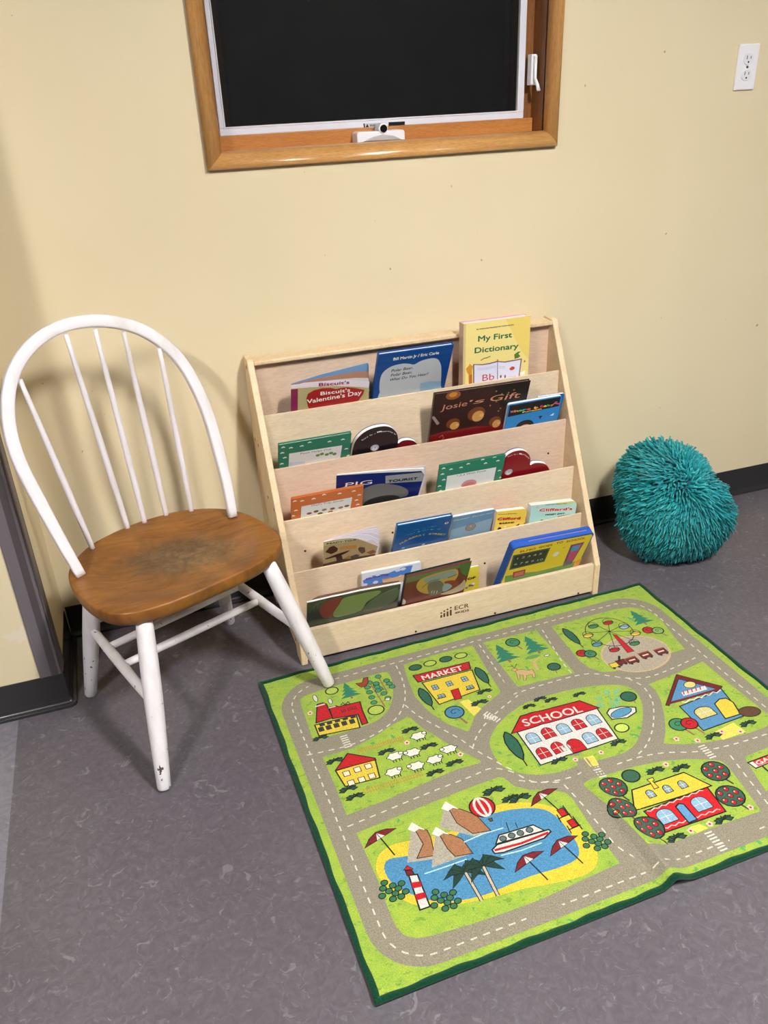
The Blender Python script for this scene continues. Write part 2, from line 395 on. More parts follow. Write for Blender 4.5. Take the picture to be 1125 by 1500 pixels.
# outlet
ol = empty('wall_outlet', (1.5205, -.0, 1.3246), 'white duplex electrical outlet with cover plate high on the wall at right', 'outlet')
ox0, oz0 = 1.4857, 1.3250
mb = MB(); mb.box((ox0, -.0065, oz0), (ox0+.07, 0, oz0+.1143)); mb.build('cover_plate', WHITEP, ol, bevel=.0035)
OUTW = mat('outlet_face', (232, 232, 238), .3, .5); SLOT = mat('slot_dark', (70, 66, 70), .6)
for dz in (.0376, .0767):
    mb = MB(); c = Vector((ox0+.035, 0, oz0+dz)); pr = []
    for i in range(24):
        a = 2*math.pi*i/24; pr.append((max(-.0165, min(.0165, .0175*math.cos(a))), .0145*math.sin(a)*1.0))
    mb.prism([c+Vector((a, -.0085, b)) for a, b in pr], [c+Vector((a, -.003, b)) for a, b in pr]); rc = mb.build('receptacle', OUTW, ol, bevel=.0008)
    for sx_, w_, h_ in ((-.0065, .0022, .009), (.0065, .0022, .007)):
        mb = MB(); mb.box((c.x+sx_-w_/2, -.0088, c.z+.002-h_/2+.002), (c.x+sx_+w_/2, -.0080, c.z+.002+h_/2+.002)); mb.build('slot', SLOT, rc)
    mb = MB(); mb.tube([(c.x, -.0088, c.z-.0072), (c.x, -.0080, c.z-.0072)], .0026, 12); mb.build('ground_hole', BLACK, rc)
mb = MB(); mb.tube([(ox0+.035, -.0080, oz0+.0572), (ox0+.035, -.006, oz0+.0572)], .0032, 12); mb.build('screw', SLOT, ol)

# ------------------------------------------------------------------ book rack
SX, SY, SW, SH = 0.0199, -0.3880, 0.9131, 0.758
SD = 0.379; TH = 0.018
def S(x, y, z): return Vector((SX+x, SY+y, z))
rack = empty('book_rack', (SX+SW/2, SY+SD/2, 0), 'birch plywood five-tier book display rack against the wall', 'bookshelf')
PT = [(0.006, .107), (.094, .235), (.154, .362), (.214, .489), (.272, .620)]      # panel front y, top z
PTH = 0.006
POCK = [z-.085 for _, z in PT]; POCK[0] = 0.022
side = [(0, .0008), (0, .105), (.325, SH-.003), (.331, SH), (SD, SH), (SD, .112), (SD-.013, .104), (SD-.013, .0008), (SD-.06, .0008), (SD-.07, .03), (.06, .03), (.05, .0008)]
for x in (0, SW-TH):
    mb = MB(); mb.prism([S(x, y, z) for y, z in side], [S(x+TH, y, z) for y, z in side])
    mb.build('side_panel', BIRCHE, rack, bevel=.003)
mb = MB(); mb.box(S(TH, .322, SH-.016), S(SW-TH, .372, SH-.004)); mb.build('top_rail', BIRCHE, rack, bevel=.003)
mb = MB(); mb.box(S(TH, .345, .50), S(SW-TH, .351, SH-.016)); mb.build('back_panel', BIRCHX, rack)
for k, (y, z) in enumerate(PT):
    zb = .012 if k == 0 else POCK[k-1]-.009
    t_ = .012 if k == 0 else PTH
    mb = MB(); mb.box(S(TH, y, zb), S(SW-TH, y+t_, z)); mb.build('display_panel', BIRCH if k != 3 else BIRCHX, rack, bevel=.0012)
    yb = PT[k+1][0] if k < 4 else .345
    mb = MB(); mb.box(S(TH, y+t_, POCK[k]-.009), S(SW-TH, yb, POCK[k]-.001)); mb.build('ledge', BIRCHX, rack)
# screws in the panels and the left side
def screw(p, n, r=.0042, m=DARKM):
    mb = MB(); p = Vector(p); n = Vector(n); mb.tube([p-n*.001, p+n*.0012], r, 10); return mb.build('screw', m, rack)
for px, k in (((444+27, 959), 0), ((609, 925), 0), ((725, 898), 0), ((847, 869), 0), ((447, 807), 2), ((575, 780), 2), ((710, 825), 1), ((803, 664), 3)):
    y = PT[k][0]; p_ = on_plane(px, S(0, y, 0), Vector((0, 1, 0))); screw(p_, (0, -1, 0), .0032)
for q in ((.345, .735), (.30, .53), (.345, .53), (.24, .40), (.16, .40), (.19, .27), (.05, .055)):
    screw(S(0, q[0], q[1]), (-1, 0, 0), .0045, BRASS)

# ------------------------------------------------------------------ flat print machinery
TXT = {}
def text2d(body, bold=0.0, shear=0.0):
    key = (body, bold, shear)
    if key in TXT: return TXT[key]
    cu = bpy.data.curves.new('lettering', 'FONT'); cu.body = body; cu.size = 1.0; cu.offset = bold; cu.shear = shear; cu.resolution_u = 3
    cu.fill_mode = 'FRONT'
    ob = bpy.data.objects.new('lettering', cu); COL.objects.link(ob)
    dg = bpy.context.evaluated_depsgraph_get(); dg.update()
    me = bpy.data.meshes.new_from_object(ob.evaluated_get(dg)); me.calc_loop_triangles()
    v = np.array([q.co[:2] for q in me.vertices]) if len(me.vertices) else np.zeros((0, 2))
    tr_ = [tuple(q.vertices) for q in me.loop_triangles]
    bpy.data.objects.remove(ob); bpy.data.curves.remove(cu); bpy.data.meshes.remove(me)
    TXT[key] = (v, tr_); return TXT[key]

class Print:
    """flat print on a surface; mp(u, v, layer) -> world point. lay counts up so later pieces lie on top"""
    def __init__(s, mp, mf): s.mp = mp; s.mf = mf; s.parts = []; s.bb = []; s.lv = []; s.cur = None; s.kinds = {}
    def part(s, name, fresh=False):
        if not fresh:
            for n_, it in s.parts:
                if n_ == name: s.cur = it; return s
        s.cur = []; s.parts.append((name, s.cur)); return s
    def tri(s, pts, tris, col):
        # each piece of ink lies just above whatever it covers
        a = np.array([tuple(q) for q in pts]); b = (a[:, 0].min(), a[:, 1].min(), a[:, 0].max(), a[:, 1].max()); lay = 1
        if s.bb:
            B = np.array(s.bb); hit = (B[:, 0] < b[2]) & (B[:, 2] > b[0]) & (B[:, 1] < b[3]) & (B[:, 3] > b[1])
            if hit.any(): lay = int(np.array(s.lv)[hit].max())+1
        s.bb.append(b); s.lv.append(lay); s.cur.append((pts, tris, col, lay))
    def poly(s, pts, col):
        pts = [tuple(q) for q in pts]
        tr_ = tessellate_polygon([[Vector((a, b, 0)) for a, b in pts]])
        s.tri(pts, [tuple(q) for q in tr_], col)
    def line(s, pts, w, col, closed=False):
        P = [Vector(q) for q in pts]; n = len(P); L = []; R_ = []
        for i in range(n):
            a = P[(i-1) % n] if (closed or i) else P[0]; b = P[(i+1) % n] if (closed or i < n-1) else P[-1]
            d0 = (P[i]-a); d1 = (b-P[i])
            d0 = d0.normalized() if d0.length > 1e-9 else d1.normalized(); d1 = d1.normalized() if d1.length > 1e-9 else d0
            nn = Vector((-(d0+d1).y, (d0+d1).x)); nn = nn.normalized() if nn.length > 1e-6 else Vector((-d0.y, d0.x))
            c = max(.5, nn.dot(Vector((-d1.y, d1.x))))
            L.append(P[i]+nn*(w/2/c)); R_.append(P[i]-nn*(w/2/c))
        pts2 = [tuple(q) for q in L]+[tuple(q) for q in R_]
        m_ = n if closed else n-1; tr_ = []
        for i in range(m_):
            j = (i+1) % n; tr_ += [(i, j, n+j), (i, n+j, n+i)]
        s.tri(pts2, tr_, col)
    def ring_pts(s, c, rx, ry=None, n=20, rot=0, a0=0, a1=2*math.pi):
        ry = ry or rx; o = []
        full = abs(a1-a0-2*math.pi) < 1e-6
        for i in range(n if full else n+1):
            a = a0+(a1-a0)*i/n; x, y = rx*math.cos(a), ry*math.sin(a)
            o.append((c[0]+x*math.cos(rot)-y*math.sin(rot), c[1]+x*math.sin(rot)+y*math.cos(rot)))
        return o
    def ell(s, c, rx, ry, col, ol=None, w=.0025, n=18, rot=0):
        P = s.ring_pts(c, rx, ry, n, rot)
        s.poly(P, col)
        if ol: s.line(P, w, ol, True)
    def shape(s, pts, col, ol=None, w=.0025):
        if col: s.poly(pts, col)
        if ol: s.line(pts, w, ol, True)
    def text(s, body, a, b, h, col, bold=0.0, shear=0.0, vflip=False):
        """baseline a->b (uv), cap height h; vflip for v pointing down"""
        v, tr_ = text2d(body, 0.0, shear)
        if not len(v): return
        if bold > 0:   # heavier strokes: the same glyphs struck again, slightly shifted
            x_ = (v[:, 0].max()-v[:, 0].min()); k_ = bold*1.1
            A_, B_ = Vector(a), Vector(b); D_ = (B_-A_)/max(x_, 1e-6)*k_
            N_ = Vector((-D_.y, D_.x))*(-1 if vflip else 1)
            s.text(body, A_-D_, B_-D_, h, col, 0, shear, vflip); s.text(body, A_+N_, B_+N_, h, col, 0, shear, vflip); a, b = A_+D_-N_*.6, B_+D_-N_*.6
        A = Vector(a); B = Vector(b); D = B-A; Lw = D.length; D.normalize(); U = Vector((-D.y, D.x))
        if vflip: U = -U
        x0 = v[:, 0].min(); x1 = v[:, 0].max(); cap = 0.70
        P = [tuple(A+D*((q[0]-x0)/(x1-x0)*Lw)+U*(q[1]/cap*h)) for q in v]
        s.tri(P, tr_, col)
    def arctext(s, body, pts, h, col, bold=0.0, vflip=False):
        """letters one by one along a polyline"""
        P = [Vector(q) for q in pts]; seg = [(P[i+1]-P[i]).length for i in range(len(P)-1)]; T = sum(seg); n = len(body)
        def at(t):
            t = max(0, min(T, t))
            for i, l in enumerate(seg):
                if t <= l or i == len(seg)-1: return P[i].lerp(P[i+1], t/l)
                t -= l
        for i, ch in enumerate(body):
            if ch == ' ': continue
            s.text(ch, at(T*(i+.08)/n), at(T*(i+.88)/n), h, col, bold, 0, vflip)
    def build(s, parent, names=None, cuts=None):
        for name, items in s.parts:
            mb = MB()
            for pts, tris, col, lay in items:
                if cuts:
                    pts, tris = cut_tris(pts, tris, *cuts)
                mb.add([s.mp(a, b, lay) for a, b in pts], tris, s.mf(col))
            if mb.v: mb.build(name, None, parent, weld=False, kind=s.kinds.get(name))

def cut_tris(pts, tris, us, vs_):
    lo = np.min(np.array(pts), 0); hi = np.max(np.array(pts), 0)
    bm = bmesh.new(); bv = [bm.verts.new((a, b, 0)) for a, b in pts]
    for t_ in tris:
        try: bm.faces.new([bv[i] for i in t_])
        except ValueError: pass
    for ax, vals in ((0, us), (1, vs_)):
        for q in vals:
            if lo[ax] < q < hi[ax]:
                co = [0, 0, 0]; co[ax] = q; no = [0, 0, 0]; no[ax] = 1
                bmesh.ops.bisect_plane(bm, geom=bm.verts[:]+bm.edges[:]+bm.faces[:], dist=1e-7, plane_co=co, plane_no=no)
    bm.verts.index_update()
    P = [(q.co.x, q.co.y) for q in bm.verts]; T = [tuple(q.index for q in f.verts) for f in bm.faces]
    bm.free(); return P, T

BLKC = (20, 20, 22)
# stickers on the screen frame
lab = Print(lambda u, v, l: Vector((u, .0595-.00003*l, v)), lambda c: m_print(c))
def onF(x, y):
    q = on_plane((x, y), Vector((0, .060, 0)), Vector((0, 1, 0))); return (q.x, q.z)
lab.part('warning_sticker'); lab.poly([onF(532, 181), onF(561, 179.5), onF(561.5, 185.5), onF(533, 187)], (196, 196, 200)); lab.poly([onF(532, 181), onF(534, 181), onF(535, 187), onF(533, 187)], BLKC)
lab.poly([onF(535.5, 186.6), onF(537.8, 181.2), onF(540.5, 186.3)], BLKC); lab.text('WARNING', onF(541.5, 186), onF(559, 184.8), .0062, BLKC, .03)
lab.poly([onF(569, 179), onF(593, 177.8), onF(593, 182.8), onF(569, 184.2)], BLKC)
lab.build(win)


# rack maker's mark, burnt into the front panel
yP = PT[0][0]
pl = Print(lambda u, v, l: Vector((u, SY+yP-.0003-.00002*l, v)), lambda c: mat('burnt_mark', (92, 66, 40), .6, .2))
def onP(x, y):
    q = on_plane((640+x/14.0625, 870+y/14.0625), S(0, yP, 0), Vector((0, 1, 0))); return (q.x, q.z)
pl.part('maker_mark')
for (x, yb, yt) in ((90, 490, 435), (152, 475, 395), (218, 463, 360), (285, 445, 325)):
    a = onP(x, yb); b = onP(x, yt); pl.shape([(a[0]-.0028, a[1]), (a[0]+.0028, a[1]), (a[0]+.0028, b[1]), (a[0]-.0028, b[1])], 1)
    c = onP(x, yt-42); pl.ell(c, .0029, .0029, 1, n=12)
pl.part('maker_lettering')
pl.text('ECR', onP(365, 335), onP(655, 272), .0135, 1, .012); pl.text('4KIDS', onP(362, 415), onP(660, 352), .0068, 1, .03)
pl.text('TM', onP(655, 200), onP(678, 192), .0015, 1, .0)
pl.build(rack)

# ------------------------------------------------------------------ chair
CA = math.radians(24.6); CO = Vector((-0.2395, -0.402, 0))
cex = Vector((math.cos(CA), math.sin(CA), 0)); cey = Vector((-math.sin(CA), math.cos(CA), 0))
def K(x, y, z): return CO+cex*x+cey*y+Vector((0, 0, z))
chair = empty('windsor_chair', (CO.x, CO.y, 0), 'white painted hoop-back wooden chair with a worn brown varnished seat', 'chair')
def catmull(P, n=6, closed=True):
    P = [Vector(q) for q in P]; m_ = len(P); out = []
    for i in range(m_ if closed else m_-1):
        g = lambda k: P[(i+k) % m_] if closed else P[max(0, min(m_-1, i+k))]
        p0, p1, p2, p3 = g(-1), g(0), g(1), g(2)
        for j in range(n):
            t = j/n; out.append(0.5*((2*p1)+(p2-p0)*t+(2*p0-5*p1+4*p2-p3)*t*t+(3*p1-p0-3*p2+p3)*t**3))
    if not closed: out.append(P[-1])
    return out
half = [(.07, -.177), (.13, -.170), (.187, -.150), (.221, -.115), (.236, -.06), (.238, 0), (.231, .06), (.211, .115), (.170, .162), (.107, .200)]
SZ = 0.425; SR = math.radians(-2.0); SCX = -0.013
outl = catmull([(0, -.178)]+half+[(0, .217)]+[(-a, b) for a, b in half[::-1]], 4)
def seat_pt(q, f, z, grow=0.0):
    d = Vector(q); L_ = d.length; d = d*((L_*f+grow)/L_)
    x = d.x*math.cos(SR)-d.y*math.sin(SR)+SCX; y = d.x*math.sin(SR)+d.y*math.cos(SR)
    return K(x, y, z)
mb = MB(); n = len(outl); rings = []
def dish(q, f):
    x, y = q[0]*f, q[1]*f
    e = max(0.0, 1-(x/.205)**2-((y+.01)/.155)**2)
    dd = .013*min(1, e*2.2)**1.0*(1-.25*math.exp(-(x/.03)**2)*max(0, -y/.17))
    return dd if f < .93 else 0
prof = [(0.001, 0), (.15, 0), (.3, 0), (.42, 0), (.54, 0), (.64, 0), (.72, 0), (.79, 0), (.85, 0), (.9, 0), (.945, 0)]
for f_, g in prof: rings.append([seat_pt(q, f_, SZ-dish(q, f_)) for q in outl])
for g, z in ((-.0035, -.0006), (-.0012, -.0022), (0, -.0055), (0, -.013), (-.001, -.024), (-.004, -.033), (-.010, -.038)): rings.append([seat_pt(q, 1, SZ+z, g) for q in outl])
rings.append([seat_pt(q, .5, SZ-.038) for q in outl]); rings.append([seat_pt(q, .001, SZ-.038) for q in outl])
vs_ = [v for r in rings for v in r]
mb.add(vs_, [(i*n+k, i*n+(k+1) % n, (i+1)*n+(k+1) % n, (i+1)*n+k) for i in range(len(rings)-1) for k in range(n)], None, True)
mb.build('seat', SEAT, chair)
# legs
feet = {'fl': (-.246, -.215), 'fr': (.240, -.219), 'bl': (-.216, .215), 'br': (.222, .220)}
tops = {'fl': (-.173, -.128), 'fr': (.140, -.150), 'bl': (-.172, .120), 'br': (.150, .125)}
def legp(k, z, zt=.392):
    f = z/zt; a, b = feet[k], tops[k]; zf = .012 if k == 'fr' else .003
    return K(a[0]+(b[0]-a[0])*f, a[1]+(b[1]-a[1])*f, max(z, zf))
FOOT = mat('foot_glide', (60, 58, 60), .5)
for k in feet:
    z0_ = .0125 if k == 'fr' else .0035
    zz = [z0_, z0_+.004, .06, .14, .22, .30, .36, .398]; rr = [.0135, .0152, .0168, .0192, .0208, .0204, .0190, .0175]
    mb = MB(); mb.tube([legp(k, z) for z in zz], rr, 18); mb.build('leg', CHAIRW, chair)
def bar(name, a, b, r0, r1, ext=.0):
    a = Vector(a); b = Vector(b); d = b-a; L_ = d.length; d.normalize(); P = []; R_ = []
    for i in range(9):
        t = i/8; P.append(a-d*ext+d*(L_+2*ext)*t); R_.append(r0+(r1-r0)*math.sin(math.pi*t))
    mb = MB(); mb.tube(P, R_, 14); mb.build(name, CHAIRW, chair)
zs = .175
sl0, sl1 = legp('bl', .228), legp('fl', .198); sr0, sr1 = legp('br', .222), legp('fr', .188)
bar('side_stretcher', sl0, sl1, .0095, .0125); bar('side_stretcher', sr0, sr1, .0095, .0125)
for f_ in (.28, .52): bar('cross_stretcher', sl0.lerp(sl1, f_), sr0.lerp(sr1, f_), .0085, .0105, .010)
bar('back_stretcher', legp('bl', .245), legp('br', .245), .009, .011)
# hoop and spindles
TI = math.radians(16); hr = CA+math.radians(-3.5)
hey = Vector((-math.sin(hr), math.cos(hr), 0)); hn = hey*math.cos(TI)-Vector((0, 0, math.sin(TI))); hup = hey*math.sin(TI)+Vector((0, 0, math.cos(TI)))
hp0 = K(SCX, .064, SZ)
hoop_px = [(118.5, 843), (92, 797), (60, 739), (33, 687), (17, 643), (11, 600), (15, 560), (29, 527), (57, 496), (97, 476), (145, 470), (193, 478), (232, 498), (262, 526), (286, 565), (305, 610), (321, 665), (332, 710), (341, 757)]
H = [on_plane(q, hp0, hn) for q in hoop_px]
H = catmull(H, 4, False)
mb = MB(); nH = len(H); rad = []
for i in range(nH):
    e = min(i, nH-1-i)/nH; rad.append(1.0 if e > .12 else .80+.2*e/.12)
mb.tube(H, rad, 14, None, True, (.0100, .0138), tuple(hn)); 
mb.build('hoop', CHAIRW, chair)
base_px = [(135.5, 803), (187, 773), (212, 765), (243.5, 754), (280.5, 748)]; top_px = [(29, 556), (96, 489), (139, 482), (181, 486), (233, 510)]
for a, b in zip(base_px, top_px):
    A = on_plane(a, Vector((0, 0, SZ)), Vector((0, 0, 1))); B = on_plane(b, hp0, hn)
    d = (B-A); mb = MB(); P = [A-Vector((0, 0, .006))]+[A+d*t for t in (.02, .2, .45, .7, .9, 1.0)]
    mb.tube(P, [.0062, .0064, .0075, .0078, .0066, .0055, .0052], 12); mb.build('spindle', CHAIRW, chair)

# ------------------------------------------------------------------ fluffy cushion
CUC = Vector((1.275, -.244, .168))
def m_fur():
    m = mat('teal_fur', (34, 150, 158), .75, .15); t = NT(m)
    at = t.n('ShaderNodeAttribute', attribute_name='tuft_shade'); sh = t.ramp(at.outputs['Fac'], [(0, (4, 62, 72)), (.40, (16, 118, 128)), (.75, (40, 156, 162)), (1, (84, 194, 196))]); t.col(sh)  # shaded gaps at the roots and highlights at the tips are coloured in
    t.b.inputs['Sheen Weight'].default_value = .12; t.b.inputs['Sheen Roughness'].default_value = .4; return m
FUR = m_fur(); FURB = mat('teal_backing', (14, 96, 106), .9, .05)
cush = empty('fluffy_cushion', (CUC.x, CUC.y, 0), 'round shaggy teal floor cushion leaning on the wall right of the book rack', 'cushion')
lean = math.radians(30)
cA = Vector((.96, -.28, 0)).normalized()                      # width axis
cN = Vector((-.28, -.96, 0)).normalized()*math.cos(lean)+Vector((0, 0, math.sin(lean)))   # facing the room, tipped up
cU = cN.cross(cA)*-1 if cN.cross(cA).z < 0 else cN.cross(cA)
def cushion_dir(th, ph):
    return math.cos(ph)*math.cos(th), math.cos(ph)*math.sin(th), math.sin(ph)
def cushion_r(a, b, c):
    # a width, b up, c thickness direction (unit); lumpy two-lobed outline
    an = math.atan2(b, a)
    R_ = .160+.014*math.cos(2*(an-2.2))+.009*math.cos(3*an+.6)
    k = 0
    for a0, dep, wd in ((2.95, .022, .16), (.62, .030, .22), (-1.45, .010, .15)):
        dd = (an-a0+math.pi) % (2*math.pi)-math.pi; k += dep*math.exp(-(dd/wd)**2)
    R_ -= k*(1-abs(c))
    return R_
def cushion_pt(a, b, c):
    R_ = cushion_r(a, b, c); q = CUC+cA*(a*R_)+cU*(b*R_*1.02)+cN*(c*.118)
    q.z = max(q.z, .028); q.y = min(q.y, -.030); return q
mb = MB(); nt, npn = 48, 24; vs_ = []
for j in range(npn+1):
    ph = -math.pi/2+math.pi*j/npn
    for i in range(nt): vs_.append(cushion_pt(*cushion_dir(2*math.pi*i/nt, ph)))
mb.add(vs_, [(j*nt+i, j*nt+(i+1) % nt, (j+1)*nt+(i+1) % nt, (j+1)*nt+i) for j in range(npn) for i in range(nt)], None, True)
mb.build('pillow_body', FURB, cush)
def fur():
    N = 8800; V = []; F = []; T = []
    ga = math.pi*(3-math.sqrt(5))
    for i in range(N):
        c = 1-2*(i+.5)/N
        if c < -.6: continue
        r = math.sqrt(1-c*c); th = ga*i+rng.normal(0, .03)
        a, b = r*math.cos(th), r*math.sin(th)
        p0 = cushion_pt(a, b, c)
        nrm = (cA*a/.16+cU*b/.16+cN*c/.118).normalized()
        # locks are combed away from a whorl in the middle of the face
        fl = cA*(a-.05)+cU*(b-.18)+Vector((0, 0, -.30)); fl = fl-nrm*fl.dot(nrm); fl = fl.normalized()*min(1.0, fl.length*1.6)
        tw = cA*math.sin(b*9+a*4)*.35+cU*math.cos(a*8-b*3)*.25
        sw = Vector(rng.normal(0, .17, 3))
        L_ = .034*(.75+.5*rng.random()); d0 = (nrm*.9+sw*.6+fl*.35+tw*.4).normalized(); d1 = (nrm*.28+sw+fl*.95+tw*.6).normalized()
        pm = p0+d0*L_*.5; pe = pm+d1*L_*.6
        for q in (pm, pe):
            q.z = max(q.z, .003+.004*rng.random()); q.y = min(q.y, -.004-.004*rng.random())
        w0 = .0029+.0017*rng.random(); tv = rng.random()
        s1 = d0.orthogonal().normalized(); s2 = d0.cross(s1)
        k = len(V)
        for q, w_, tt in ((p0, w0*.9, 0.0), (pm, w0*1.1, .5), (pe, w0*.62, 1.0)):
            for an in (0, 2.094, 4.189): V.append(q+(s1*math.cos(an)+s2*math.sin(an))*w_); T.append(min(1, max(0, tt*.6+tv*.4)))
        for s_ in (0, 3):
            for x in range(3): F.append((k+s_+x, k+s_+(x+1) % 3, k+s_+3+(x+1) % 3, k+s_+3+x))
        F.append((k+6, k+7, k+8))
    me = bpy.data.meshes.new('fur_tufts'); o3 = WL[cush.name]
    me.from_pydata([tuple(v-o3) for v in V], [], F); me.polygons.foreach_set('use_smooth', [True]*len(F))
    at = me.attributes.new('tuft_shade', 'FLOAT', 'POINT'); at.data.foreach_set('value', T)
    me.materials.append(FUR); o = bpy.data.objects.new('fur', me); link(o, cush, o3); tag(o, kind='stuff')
fur()

# ------------------------------------------------------------------ play rug
RX, RY, RA, RW, RH = -0.1048, -0.4195, 0.0254, 1.1836, 0.9063
RZ = 0.007
ca_, sa_ = math.cos(RA), math.sin(RA)
def sstep(x): x = max(0, min(1, x)); return x*x*(3-2*x)
def rz(u, v):
    d = u-.597
    A = .019*sstep((v-.48)/.40); B = .0022
    h = A*(math.exp(-((d-.012)/(.015 if d < .012 else .026))**2)+.25*math.exp(-((d+.05)/.03)**2)*0) + B*math.exp(-(d/.012)**2)
    h += .0018*math.exp(-((u-.09)/.05)**2-((v-.0)/.05)**2) + .002*math.exp(-((v-RH)/.05)**2)*(.5+.5*math.sin(u*13))
    return h
def RP(u, v, z): return Vector((RX+ca_*u+sa_*v, RY+sa_*u-ca_*v, z))
def G(px):
    P = on_plane(px, Vector((0, 0, RZ+.001)), Vector((0, 0, 1))); dx, dy = P.x-RX, P.y-RY
    return (dx*ca_+dy*sa_, dx*sa_-dy*ca_)
def Z3(x, y): return G((380+x/2.9605, 960+y/2.9605))
def Z4(x, y): return G((700+x/2.6471, 860+y/2.6471))
def Z5(x, y): return G((480+x/2.6786, 1130+y/2.6786))
def Z6(x, y): return G((760+x/3.0822, 1030+y/3.0822))
US = sorted(set([round(.525+.008*i, 4) for i in range(19)]+[.04, .1, .2, .3, .4, .46, .5, .7, .76, .85, .95, 1.05, 1.13]))
VS = sorted(set([round(.05*i, 3) for i in range(1, 18)]+[.625, .675, .725, .775, .825, .875]))
rug = empty('play_rug', tuple(RP(RW/2, RH/2, 0)), 'green children\'s play rug printed with roads, houses, a lake and a school', 'rug')
GRASS = m_grass()
mb = MB(); gu = [0.004]+US+[RW-.004]; gv = [0.004]+VS+[RH-.004]; nu, nv = len(gu), len(gv)
top = [RP(u, v, RZ+rz(u, v)) for v in gv for u in gu]; bot = [RP(u, v, .0008+rz(u, v)) for v in gv for u in gu]
fs = [(j*nu+i, j*nu+i+1, (j+1)*nu+i+1, (j+1)*nu+i) for j in range(nv-1) for i in range(nu-1)]
mb.add(top, fs, None, True); mb.add(bot, [f[::-1] for f in fs], None, True)
mb.build('pile', GRASS, rug)
# bound edge
prof = [(-.0015, .0006), (-.003, .004), (-.001, .0085), (.004, .0100), (.009, .0092), (.0115, .0072), (.0115, .002), (.004, .0006)]
loop = []
def edge(a, b, n_): loop.extend([(a[0]+(b[0]-a[0])*i/n_, a[1]+(b[1]-a[1])*i/n_) for i in range(n_)])
edge((0, 0), (RW, 0), 90); edge((RW, 0), (RW, RH), 50); edge((RW, RH), (0, RH), 150); edge((0, RH), (0, 0), 50)
mb = MB(); k = len(prof); vs_ = []
for (u, v) in loop:
    def inn(a):
        x = min(max(u, a), RW-a); y = min(max(v, a), RH-a); return x, y
    wob = .0012*math.sin(u*41+v*37)+.0008*math.sin(u*97-v*71)
    for a, z in prof:
        uu, vv = inn(a+wob); vs_.append(RP(uu, vv, z+rz(uu, vv)))
m_ = len(loop)
mb.add(vs_, [(i*k+j, ((i+1) % m_)*k+j, ((i+1) % m_)*k+(j+1) % k, i*k+(j+1) % k) for i in range(m_) for j in range(k)], None, True)
mb.build('binding', m_rug((10, 62, 40)), rug)

GR, YE, RD, BK, WH, BL_, DG, BR, RO, LB, DR = 'grass', (218, 192, 62), (184, 26, 34), (26, 28, 28), (212, 208, 200), (84, 146, 184), (44, 96, 76), (140, 104, 76), (141, 134, 117), (138, 176, 200), (108, 30, 34)
GN = (60, 130, 90); TN = (196, 164, 120); PK = (214, 150, 120)
def rug_mat(c): return GRASS if c == GR else m_rug(c)
R = Print(lambda u, v, l: RP(u, v, RZ+.0004+.000035*l+rz(u, v)), rug_mat)
OL = .0032; KS = 1.42
# roads: one tan sheet with a grass border, grass islands on top
def rrect(x0, y0, x1, y1, r, n=8):
    o = []
    for cx_, cy_, a0 in ((x1-r, y0+r, -math.pi/2), (x1-r, y1-r, 0), (x0+r, y1-r, math.pi/2), (x0+r, y0+r, math.pi)):
        for i in range(n+1):
            a = a0+math.pi/2*i/n; o.append((cx_+r*math.cos(a), cy_+r*math.sin(a)))
    return o
R.part('printed_road'); R.poly(rrect(.029, .043, 1.152, .881, .105), RO)
def isl(pts, sm=3, closed=True): R.part('printed_lawn', True); R.poly([tuple(q) for q in catmull(pts, sm)] if sm > 1 else pts, GR)
isl([Z3(*q) for q in ((178, 205), (183, 185), (205, 172), (300, 140), (430, 103), (535, 73), (562, 80), (578, 120), (578, 180), (562, 230), (520, 275), (470, 300), (400, 323), (300, 352), (238, 371), (232, 366), (205, 285))], 2)
isl([G(q) for q in ((591, 973.5), (640, 958), (692, 945.5), (693.5, 947), (713, 980), (733, 1012), (731, 1016), (705, 1037), (695, 1050), (687, 1070), (684, 1071), (655, 1060), (628, 1042), (608, 1020), (598, 997))], 1)
isl([Z4(*q) for q in ((20, 215), (225, 166), (376, 332), (150, 387))], 1)
isl([Z4(*q) for q in ((285, 152), (420, 114), (540, 84), (590, 78), (640, 84), (690, 108), (720, 138), (760, 190), (802, 240), (700, 268), (600, 300), (530, 326), (480, 328), (430, 312), (395, 285), (340, 220))], 1)
isl([Z4(*q) for q in ((48, 620), (50, 580), (80, 530), (130, 484), (200, 443), (330, 404), (440, 384), (540, 378), (596, 392), (630, 430), (640, 480), (634, 550), (612, 605), (570, 640), (500, 662), (400, 690), (320, 715), (240, 727), (150, 718), (85, 686))], 2)
isl([Z4(*q) for q in ((662, 376), (760, 338), (872, 288), (940, 345), (1040, 425), (1140, 505), (1120, 540), (1060, 562), (980, 584), (880, 603), (800, 609), (720, 606), (728, 560), (724, 500), (710, 440), (690, 400))], 1)
isl([Z3(*q) for q in ((274, 440), (400, 404), (500, 352), (560, 310), (640, 266), (655, 270), (700, 310), (830, 390), (962, 458), (955, 466), (860, 492), (700, 560), (560, 622), (378, 692), (330, 570))], 1)
isl([Z5(*q) for q in ((113, 241), (400, 125), (560, 62), (670, 22), (690, 24), (730, 56), (790, 72), (880, 72), (935, 84), (960, 105), (1040, 225), (1148, 358), (1000, 425), (840, 500), (700, 552), (560, 600), (400, 646), (345, 654), (300, 642), (270, 610), (250, 570), (190, 410))], 1)
isl([Z6(*q) for q in ((288, 366), (400, 322), (520, 286), (640, 262), (760, 252), (860, 254), (915, 262), (940, 280), (1010, 370), (1094, 486), (900, 552), (700, 626), (578, 664), (430, 500))], 1)
isl([Z6(*q) for q in ((1018, 242), (1110, 205), (1200, 165), (1300, 130), (1420, 290), (1200, 372), (1115, 395), (1060, 310))], 1)
